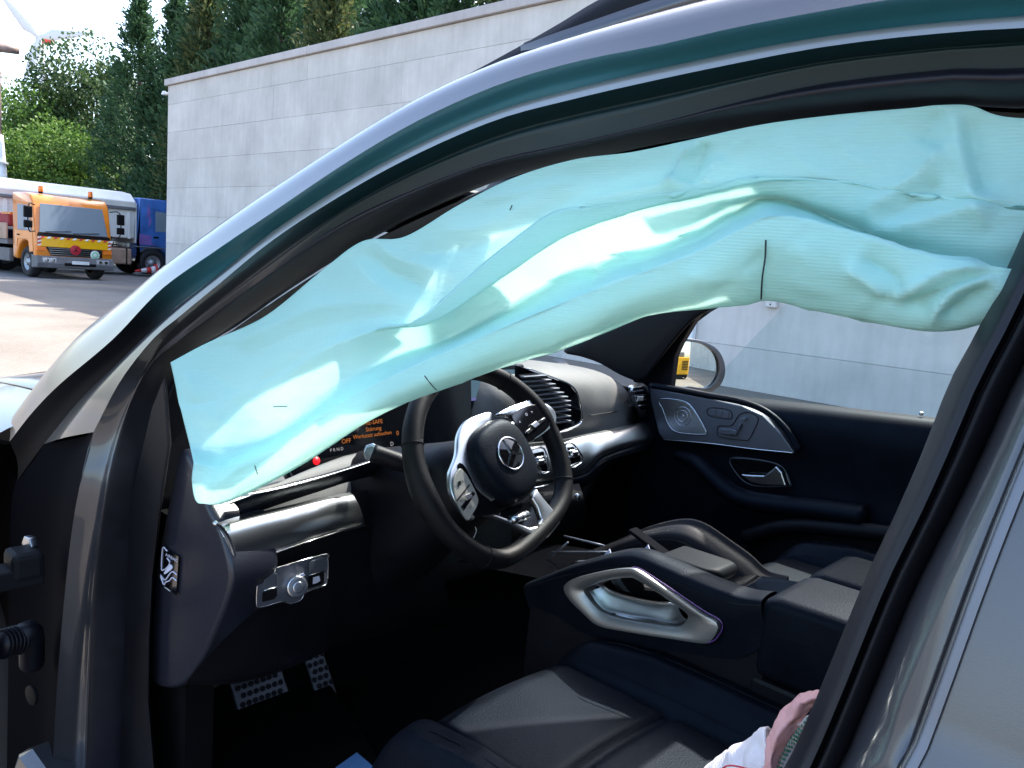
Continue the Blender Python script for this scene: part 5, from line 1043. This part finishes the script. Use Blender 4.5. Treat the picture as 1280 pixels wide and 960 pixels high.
plate('handle_glint', CO([(665, 480), (720, 490), (775, 528), (670, 520)], .848), (0, .001, 0), 'chrome', cons, bevel=0)
tc_ = at(866, 712, y=.95)
tpd = plate('touchpad', [tc_ + np.array(v) for v in [(-.055, -.045, 0), (.05, -.045, .004), (.075, -.03, .0), (.075, .04, .0), (.05, .05, .004), (-.055, .05, 0)]], (0, 0, .026), 'padgrey', cons, bevel=.012, seg=4, smooth=True); tube('touchpad_rim', [tc_ + np.array(v) for v in [(-.03, -.046, .002), (.05, -.047, .004), (.077, -.03, .002)]], .0022, 'chrome', cons, n=16, seg=6)
box('cup_cover', tc_ + np.array([-.12, .03, .012]), (.10, .03, .008), 'shade_trim', cons, rot=Matrix.Rotation(R(18), 3, 'Y'), bevel=.003)
for px, py, y in ((752, 697, .88), (800, 692, .90)):
    c = at(px, py, y=y); plate('crumb', [c, c + np.array([.02, .01, .0]), c + np.array([.008, .012, .018])], (0, .003, 0), 'print', cons, bevel=0)
tube('tray_trim', [at(x, y, y=.88) for x, y in [(712, 707), (722, 703), (737, 702)]], .004, 'chrome', cons, n=10, seg=6)
for pts in ([(683, 700), (710, 678)], [(705, 670), (755, 682)], [(690, 690), (760, 690)]): tube('tray_trim', [at(x, y, y=.97) for x, y in pts], .0022, 'doortrim', cons, n=4, seg=6)

# ------------------------------------------------------------------ seats
def seat(cy, driver):
    G = []; nx, ny = 110, 121
    x0, x1 = (-.90 if driver else -.845), -.16
    for i in range(nx):
        u = i / (nx - 1); row = []
        for j in range(ny):
            v = -1 + 2 * j / (ny - 1); av = abs(v)
            fr = .030 * (1 - v * v)                                   # front edge bows forward
            x = x0 - fr + (x1 - x0 + fr) * u
            wd = .268 + .012 * math.sin(math.pi * min(1, u * 1.2)); yy = cy + wd * (v if av < .9 else math.copysign(.9 + (av - .9) * 1.0, v))
            z = (.735 if driver else .775) + .018 * math.sin(math.pi * u) * 0 + .012 * (1 - v * v)
            s = min(1, max(0, (av - .55) / .2)); s = s * s * (3 - 2 * s); bol = .055 * s * min(1, .35 + u * 2.2); z += bol
            if av > .86: z -= .16 * ((av - .86) / .14) ** 2.2
            if u < .14: z -= .11 * ((.14 - u) / .14) ** 2.0
            z -= .016 * math.exp(-((av - .565) / .020) ** 2)           # seam between cushion and bolster
            if av < .56:
                z -= .012 * math.exp(-((u - .40 - .02 * v * v) / .014) ** 2) + .012 * math.exp(-((u - .66) / .014) ** 2)
            row.append((x, yy, z))
        G.append(row)
    G = np.array(G); base = G.copy(); 
    V, F = grid(G); nm = 'driver_seat' if driver else 'passenger_seat'
    s = obj(nm, V, F, 'leather', car)
    # skirt around
    bd = [G[0, j] for j in range(ny)] + [G[i, -1] for i in range(1, nx)] + [G[-1, j] for j in range(ny - 2, -1, -1)] + [G[i, 0] for i in range(nx - 2, 0, -1)]
    bd = np.array(bd); lo_ = bd.copy(); lo_[:, 2] = .56; lo_[:, 0] = lo_[:, 0] * .96 - .02; V, F = grid(np.array([bd, bd * np.array([1, 1, 1]) + np.array([0, 0, -.06]), lo_]), False, True); obj('seat_side', V, F, 'leather', s)
    for sg in (-1, 1):
        tube('seat_stitch', [np.array(G[i, 60 + sg * 37]) + np.array([0, 0, .0012]) for i in range(6, nx, 12)], .0006, 'stitch', s, n=40, seg=4)
        tube('seat_piping', [np.array(G[i, 60 + sg * 48]) + np.array([0, 0, .0006]) for i in range(8, nx, 10)], .0011, 'stitch', s, n=40, seg=4)
    rows = []
    for t, hw, th, xo in ((0, .255, .13, 0), (.18, .265, .17, .01), (.45, .26, .15, .05), (.75, .235, .12, .13), (.95, .20, .09, .18), (1.0, .14, .03, .20)):
        c = np.array([-.12 + xo + .05, cy, .72 + .66 * t]); r_ = []
        for a in np.linspace(0, 2 * math.pi, 40, endpoint=False):
            ca, sa = math.cos(a), math.sin(a); bx = math.copysign(abs(ca) ** .6, ca); by = math.copysign(abs(sa) ** .6, sa)
            r_.append(c + np.array([-bx * th * (1 + (.25 if ca > 0 else 0) * abs(by) ** 2), by * hw, 0]))
        rows.append(r_)
    V, F = grid(cr_idx(np.array(rows), 4), False, True); obj('backrest', V, F, 'leather', s)
    hr = box('headrest', (.16, cy, 1.46), (.09, .26, .17), 'leather', s, bevel=.04, seg=4)
    box('seat_base', (-.50, cy, .50), (.56, .46, .14), 'dark', s, bevel=.01)
    return s
ds_ = seat(.555, True); seat(1.37, False)
bk = at(945, 901, y=.835); bu = box('belt_buckle', bk + np.array([0, 0, -.03]), (.055, .022, .07), 'dark', car, bevel=.006); box('release_button', bk + np.array([-.002, -.002, .009]), (.034, .014, .012), 'redbtn', bu, bevel=.003)

# ================================================================== CURTAIN AIRBAG
STN = [  # px of: top, upper, behind the fold, fold edge, face, ridge back, ridge, lip, bottom ; y of the same
 ([(213, 453), (219, 480), (223, 502), (226, 512), (233, 540), (238, 560), (242, 578), (240, 604), (248, 629)], [.185, .183, .182, .180, .176, .175, .172, .170, .170]),
 ([(258, 429), (262, 462), (265, 492), (267, 507), (274, 545), (280, 568), (287, 588), (283, 612), (280, 628)], [.190, .186, .184, .181, .172, .168, .160, .158, .165]),
 ([(330, 396), (328, 434), (331, 466), (333, 480), (339, 518), (345, 542), (354, 558), (346, 580), (332, 601)], [.195, .186, .187, .184, .172, .168, .154, .150, .160]),
 ([(400, 340), (400, 384), (404, 424), (407, 438), (415, 470), (424, 486), (436, 499), (426, 528), (412, 548)], [0.2, 0.195, 0.21, 0.205, 0.19, 0.185, 0.17, 0.17, 0.18]),
 ([(452, 302), (462, 350), (474, 402), (472, 412), (484, 438), (496, 450), (512, 460), (504, 488), (492, 509)], [0.208, 0.23, 0.29, 0.27, 0.25, 0.24, 0.22, 0.21, 0.22]),
 ([(505, 296), (518, 336), (538, 398), (522, 400), (548, 418), (566, 424), (586, 428), (578, 458), (566, 481)], [0.215, 0.25, 0.37, 0.34, 0.32, 0.3, 0.27, 0.265, 0.27]),
 ([(572, 257), (584, 298), (616, 352), (592, 342), (620, 372), (640, 384), (658, 396), (654, 428), (646, 451)], [0.22, 0.27, 0.43, 0.4, 0.375, 0.355, 0.31, 0.3, 0.31]),
 ([(640, 223), (648, 252), (684, 306), (656, 290), (690, 330), (710, 350), (728, 368), (727, 402), (722, 428)], [0.225, 0.29, 0.46, 0.42, 0.395, 0.375, 0.33, 0.32, 0.33]),
 ([(715, 200), (718, 226), (728, 284), (702, 263), (752, 304), (776, 326), (796, 342), (799, 376), (799, 397)], [0.228, 0.29, 0.46, 0.43, 0.405, 0.385, 0.335, 0.33, 0.345]),
 ([(790, 190), (796, 218), (812, 256), (800, 245), (832, 282), (852, 302), (866, 317), (870, 354), (870, 386)], [0.232, 0.29, 0.45, 0.43, 0.41, 0.395, 0.34, 0.335, 0.35]),
 ([(866, 174), (874, 202), (894, 236), (888, 230), (906, 252), (914, 266), (924, 287), (925, 332), (925, 380)], [0.236, 0.29, 0.42, 0.41, 0.4, 0.39, 0.335, 0.335, 0.35]),
 ([(950, 156), (955, 190), (964, 222), (962, 220), (968, 240), (968, 250), (968, 268), (965, 318), (960, 374)], [0.24, 0.28, 0.38, 0.375, 0.385, 0.385, 0.325, 0.33, 0.345]),
 ([(1040, 144), (1046, 184), (1050, 224), (1050, 226), (1058, 264), (1062, 284), (1056, 286), (1060, 342), (1052, 394)], [0.244, 0.26, 0.31, 0.31, 0.33, 0.35, 0.29, 0.29, 0.31]),
 ([(1128, 136), (1130, 184), (1136, 238), (1137, 242), (1142, 288), (1148, 318), (1140, 312), (1152, 366), (1160, 413)], [0.246, 0.24, 0.27, 0.27, 0.28, 0.31, 0.25, 0.24, 0.26]),
 ([(1206, 131), (1214, 184), (1222, 246), (1223, 252), (1229, 304), (1240, 340), (1238, 332), (1238, 368), (1236, 403)], [0.25, 0.245, 0.26, 0.26, 0.27, 0.29, 0.255, 0.245, 0.25]),
 ([(1290, 148), (1300, 200), (1310, 256), (1310, 262), (1315, 304), (1322, 336), (1322, 340), (1322, 366), (1322, 396)], [.255, .25, .27, .27, .27, .28, .27, .26, .26])]
AB = []
for si, (px, ys) in enumerate(STN):
    f_ = float(np.interp(si, [0, 3, 5, 8, 11, 12.5, 15], [0, .2, 1, 1, 1, .6, .3])); t_ = ys[0]
    g_ = float(np.interp(si, [0, 3, 5, 8, 10, 12, 15], [0, .3, 1, 1, .45, .05, 0]))
    ys = [t_, t_ + .004 * f_, t_ - .004 * g_, t_ - .012 * g_, t_ + .022 * g_ + .004 * f_, t_ + .030 * f_, t_ - .044 * f_ - .012, t_ - .034 * f_ - .015, t_ - .014 * f_ - .006]
    if si < 2: ys = [v - (.052, .030)[si] for v in ys]
    r = [at(x, y, y=v) for (x, y), v in zip(px, ys)]
    b, l_ = r[-1], r[-2]; kk = r[6]; r += [b + np.array([.004, .030, .008]), b * .5 + kk * .5 + np.array([.0, .060, .0]), kk + np.array([0, .065, .0])]
    AB.append(r)
AB = np.array(AB); e_ = AB[-1]; AB = np.concatenate([AB, [e_ + np.array([.14, .004, .0]), e_ + np.array([.34, .008, .01])]])
Gb = cr_idx(AB, 14); _T = np.transpose(Gb, (1, 0, 2))
Gb = np.transpose(np.concatenate([cr_idx(_T[0:4], 14)[:-1], cr_idx(_T[3:7], 14)[:-1], cr_idx(_T[6:], 14)]), (1, 0, 2))   # sharp along the fold and the ridge
# creases and puckers: ridges running across the sheet
nu, nv = Gb.shape[:2]
tu = np.gradient(Gb, axis=0); tv = np.gradient(Gb, axis=1); nn = np.cross(tu, tv); nn /= np.linalg.norm(nn, axis=2)[:, :, None] + 1e-9
nn = np.where((nn[:, :, 1] > 0)[:, :, None], -nn, nn)
PXc = (Gb - CAM) @ CM; PXx = CX + FPX * PXc[:, :, 0] / PXc[:, :, 2]; PXy = CY + FPX * PXc[:, :, 1] / PXc[:, :, 2]
U, Vv = np.meshgrid(np.arange(nu) / 14., np.arange(nv) / 14., indexing='ij')
H = np.zeros((nu, nv))
def crease(pts, wd, hh, p=1.1, vlo=-1, vhi=99):
    p = min(p, 1.15); wd *= 1.3; hh *= 1.25
    """ridge along a polyline (photo pixels on the cloth), limited to rows vlo..vhi"""
    global H
    pts = cr(pts, 24); best = np.full((nu, nv), 1e9); tt = np.zeros((nu, nv))
    for i in range(len(pts) - 1):
        (x0, y0), (x1, y1) = pts[i], pts[i + 1]; dx, dy = x1 - x0, y1 - y0; L2 = dx * dx + dy * dy + 1e-9
        t = np.clip(((PXx - x0) * dx + (PXy - y0) * dy) / L2, 0, 1); d = np.hypot(PXx - x0 - t * dx, PXy - y0 - t * dy)
        m_ = d < best; best = np.where(m_, d, best); tt = np.where(m_, (i + t) / (len(pts) - 1), tt)
    H += hh * np.exp(-(best / wd) ** p) * np.clip(np.minimum(tt * 5, (1 - tt) * 5), 0, 1) * (Vv >= vlo) * (Vv <= vhi)
for a in [([(279, 437), (350, 405), (427, 380), (541, 380)], 9, .0045, 1.3), ([(300, 452), (370, 418), (450, 398), (530, 392)], 12, -.003),
          ([(452, 310), (480, 338), (515, 352), (545, 366)], 9, -.008, 1.4), ([(470, 300), (500, 322), (540, 335), (580, 350)], 10, .007, 1.4), ([(440, 322), (470, 352), (500, 372)], 9, .005),
          ([(218, 458), (240, 480), (262, 520), (300, 530)], 14, .006), ([(230, 460), (268, 470), (300, 500), (330, 540)], 12, -.004), ([(400, 355), (385, 420), (370, 470)], 16, .004), ([(440, 350), (425, 420), (400, 480)], 14, -.004), ([(345, 400), (335, 450), (352, 500)], 16, .004),
          ([(250, 628), (300, 585), (370, 545), (440, 498)], 9, .006, 1.3), ([(262, 600), (310, 560), (380, 520)], 12, -.004), ([(252, 626), (285, 570), (310, 530), (330, 470)], 10, .005), ([(245, 560), (290, 565), (330, 560)], 12, .003),
          ([(545, 290), (600, 285), (640, 270), (690, 240)], 10, .005, 1.5, 0, 2.4), ([(520, 318), (580, 310), (640, 288)], 8, -.005, 1.5, 0, 2.4), ([(600, 250), (660, 240), (720, 225)], 8, .004, 1.5, 0, 2.4), ([(640, 300), (690, 262), (740, 245)], 7, -.004, 1.5, 0, 2.4),
          ([(872, 172), (860, 190), (846, 232), (842, 250)], 7, .010, 1.2), ([(884, 176), (872, 205), (862, 240)], 8, -.007, 1.4), ([(906, 195), (893, 214), (880, 232)], 9, .005), ([(700, 261), (760, 248), (836, 234), (917, 229)], 8, .006, 1.3),
          ([(1190, 134), (1200, 180), (1212, 236), (1235, 290)], 12, .010, 1.3), ([(1205, 140), (1222, 200), (1235, 250)], 14, -.008), ([(1076, 268), (1120, 240), (1157, 213), (1194, 170)], 10, .009, 1.3), ([(1095, 280), (1140, 250), (1180, 222)], 12, -.007), ([(1080, 286), (1150, 278), (1210, 262), (1262, 250)], 10, .007), ([(1040, 150), (1060, 190), (1100, 215)], 16, .004), ([(960, 165), (1000, 200), (1060, 240)], 22, .005), ([(1150, 180), (1165, 150), (1180, 136)], 12, -.005),
          ([(1108, 376), (1150, 356), (1189, 340), (1240, 334)], 8, .009, 1.3, 6.), ([(1120, 392), (1160, 372), (1200, 352), (1245, 340)], 7, -.009, 1.3, 6.), ([(1162, 413), (1172, 385), (1195, 362), (1244, 345)], 6, .010, 1.2, 6.), ([(1050, 330), (1090, 352), (1110, 375)], 9, .007, 1.3, 6.), ([(1075, 320), (1115, 345), (1130, 372)], 9, -.007, 1.3, 6.), ([(1180, 400), (1210, 378), (1240, 352)], 7, -.008, 1.3, 6.), ([(990, 300), (1010, 330), (1000, 370)], 14, .004, 1.5, 6.),
          ([(640, 330), (690, 352), (740, 350)], 14, .005, 1.5, 3.2), ([(560, 395), (620, 390), (690, 372), (760, 342)], 10, -.004, 1.5, 3.2), ([(720, 280), (745, 310), (800, 330)], 12, .005, 1.5, 3.2), ([(800, 262), (840, 290), (880, 300)], 12, .004, 1.5, 3.2), ([(705, 272), (735, 318), (745, 350)], 8, -.005, 1.4, 3.2),
          ([(500, 490), (580, 462), (680, 430), (780, 385)], 10, .003, 1.5, 6.), ([(850, 340), (900, 350), (950, 340)], 14, .004, 1.5, 6.), ([(880, 375), (930, 340), (960, 310)], 12, -.003, 1.5, 6.)]:
    crease(*a)
rg_ = np.random.default_rng(5)
for _ in range(170):
    x0, y0 = rg_.uniform(220, 1290), rg_.uniform(130, 620); a = rg_.normal(-.45, .55); L = rg_.uniform(40, 170); b_ = rg_.normal(0, 14)
    crease([(x0, y0), (x0 + L / 2 * math.cos(a) + b_ * .3, y0 + L / 2 * math.sin(a) + b_), (x0 + L * math.cos(a), y0 + L * math.sin(a))], rg_.uniform(3, 8), rg_.normal(0, .0009), 1.0)
fade = np.clip(Vv / .35, 0, 1) * np.clip(U / .5, 0, 1) * (1 - .75 * np.exp(-((Vv - 2.6) / .5) ** 2))
Gb = Gb + nn * (H * fade)[:, :, None]
ab = thing('curtain_airbag', 'mint green deflated curtain airbag hanging from roof rail across the door opening', 'airbag', Gb[nu // 2, 0], wb=True)
V, F = grid(Gb); clo = obj('airbag_cloth', V, F, 'airbag', ab, solid=.0016)
def GB(px, py, vlo=0, o=.0018):
    d = np.hypot(PXx - px, PXy - py) + 1e4 * (Vv < vlo) + 1e4 * (Vv > 8.1); i, j = np.unravel_index(np.argmin(d), d.shape); return Gb[i, j] + nn[i, j] * o
tube('seam_thread', [GB(x, y, 6.) for x, y in [(958, 300), (956, 320), (952, 345), (952, 372)]], .0007, 'black_thread', ab, n=40, seg=5)
for pts in ([(535, 470), (541, 478), (545, 484)], [(643, 258), (644, 265)], [(340, 508), (350, 508), (360, 507)], [(322, 582), (324, 592)]): tube('stitch_mark', [GB(x, y) for x, y in pts], .0006, 'black_thread', ab, n=12, seg=4)
# ================================================================== SEAT SIDE AIRBAG
sb = thing('seat_side_airbag', 'burst white side airbag with pink hem and green stitching beside the driver seat', 'airbag', at(960, 940, y=.2), wb=True)
from mathutils import noise as mn
def crumple(o, amp, fr):
    for v in o.data.vertices:
        d_ = mn.turbulence_vector(v.co * fr, 3, False); v.co += Vector((d_[0] * .5, d_[1], d_[2] * .6)) * amp
    return o
def Z(pts, ys): return [at(x, y, y=v) for (x, y), v in zip(pts, ys)]
r0 = Z([(1040, 858), (1005, 864), (982, 882), (965, 905), (957, 930), (952, 965), (948, 1040)], [.23, .225, .22, .215, .21, .205, .20])
r1 = Z([(1060, 868), (1014, 874), (992, 892), (976, 914), (966, 938), (962, 968), (958, 1040)], [.215, .21, .205, .20, .195, .19, .185])
r2 = Z([(1075, 880), (1022, 884), (1002, 902), (988, 922), (976, 944), (970, 972), (964, 1040)], [.225, .22, .215, .212, .21, .205, .20])
crumple(loft('hem', [r0, r1, r2], 'airbag_hem', sb, n=70, k=10, solid=.002), .006, 55)
r3 = Z([(1100, 905), (1050, 910), (1030, 925), (1012, 940), (1000, 958), (992, 985), (984, 1040)], [.235, .235, .225, .235, .22, .225, .215])
r4 = Z([(1120, 960), (1085, 960), (1070, 968), (1050, 980), (1035, 1000), (1025, 1020), (1015, 1060)], [.22, .21, .225, .20, .215, .20, .20])
crumple(loft('inner_cloth', [r2, r3, r4], 'airbag_pink', sb, n=70, k=20, solid=.002), .008, 38)
a0 = Z([(960, 910), (935, 922), (910, 935), (893, 950), (876, 966), (850, 1010), (830, 1050)], [.235, .25, .26, .27, .275, .28, .28])
a1 = Z([(958, 935), (940, 945), (920, 955), (905, 970), (890, 985), (870, 1020), (850, 1060)], [.215, .22, .232, .235, .245, .25, .25])
a2 = Z([(955, 965), (945, 970), (932, 978), (920, 990), (910, 1005), (890, 1030), (870, 1070)], [.205, .21, .215, .21, .22, .225, .22])
oc_ = loft('outer_cloth', [[p + np.array([0, .03, -.02]) for p in a0], a0, a1, a2], 'airbag_pink', sb, n=70, k=16, solid=.002)
crumple(oc_, .009, 30)
for off in (.3, .5, .7):
    sp = cr([p * (1 - off * .5) + q_ * off * .5 + np.array([0, -.007, 0]) for p, q_ in zip(r2, r3)], 40)
    for i in range(1, 30): tube('green_stitch', [sp[i] + np.array([0, -.0005, 0]), sp[i] * .35 + sp[i + 1] * .65 + np.array([0, -.0005, .002])], .0011, 'green_thread', sb, n=3, seg=5)
lbp = [at(x, y, y=.214) for x, y in [(910, 962), (914, 952), (925, 950), (948, 956), (949, 964), (946, 1000), (912, 1000)]]
tube('label_outline', [p + np.array([0, -.012, 0]) for p in lbp], .0008, 'redbadge', sb, n=40, seg=5, closed=True)
for o in list(bpy.data.objects):
    if o.get('_wb'): del o['_wb']
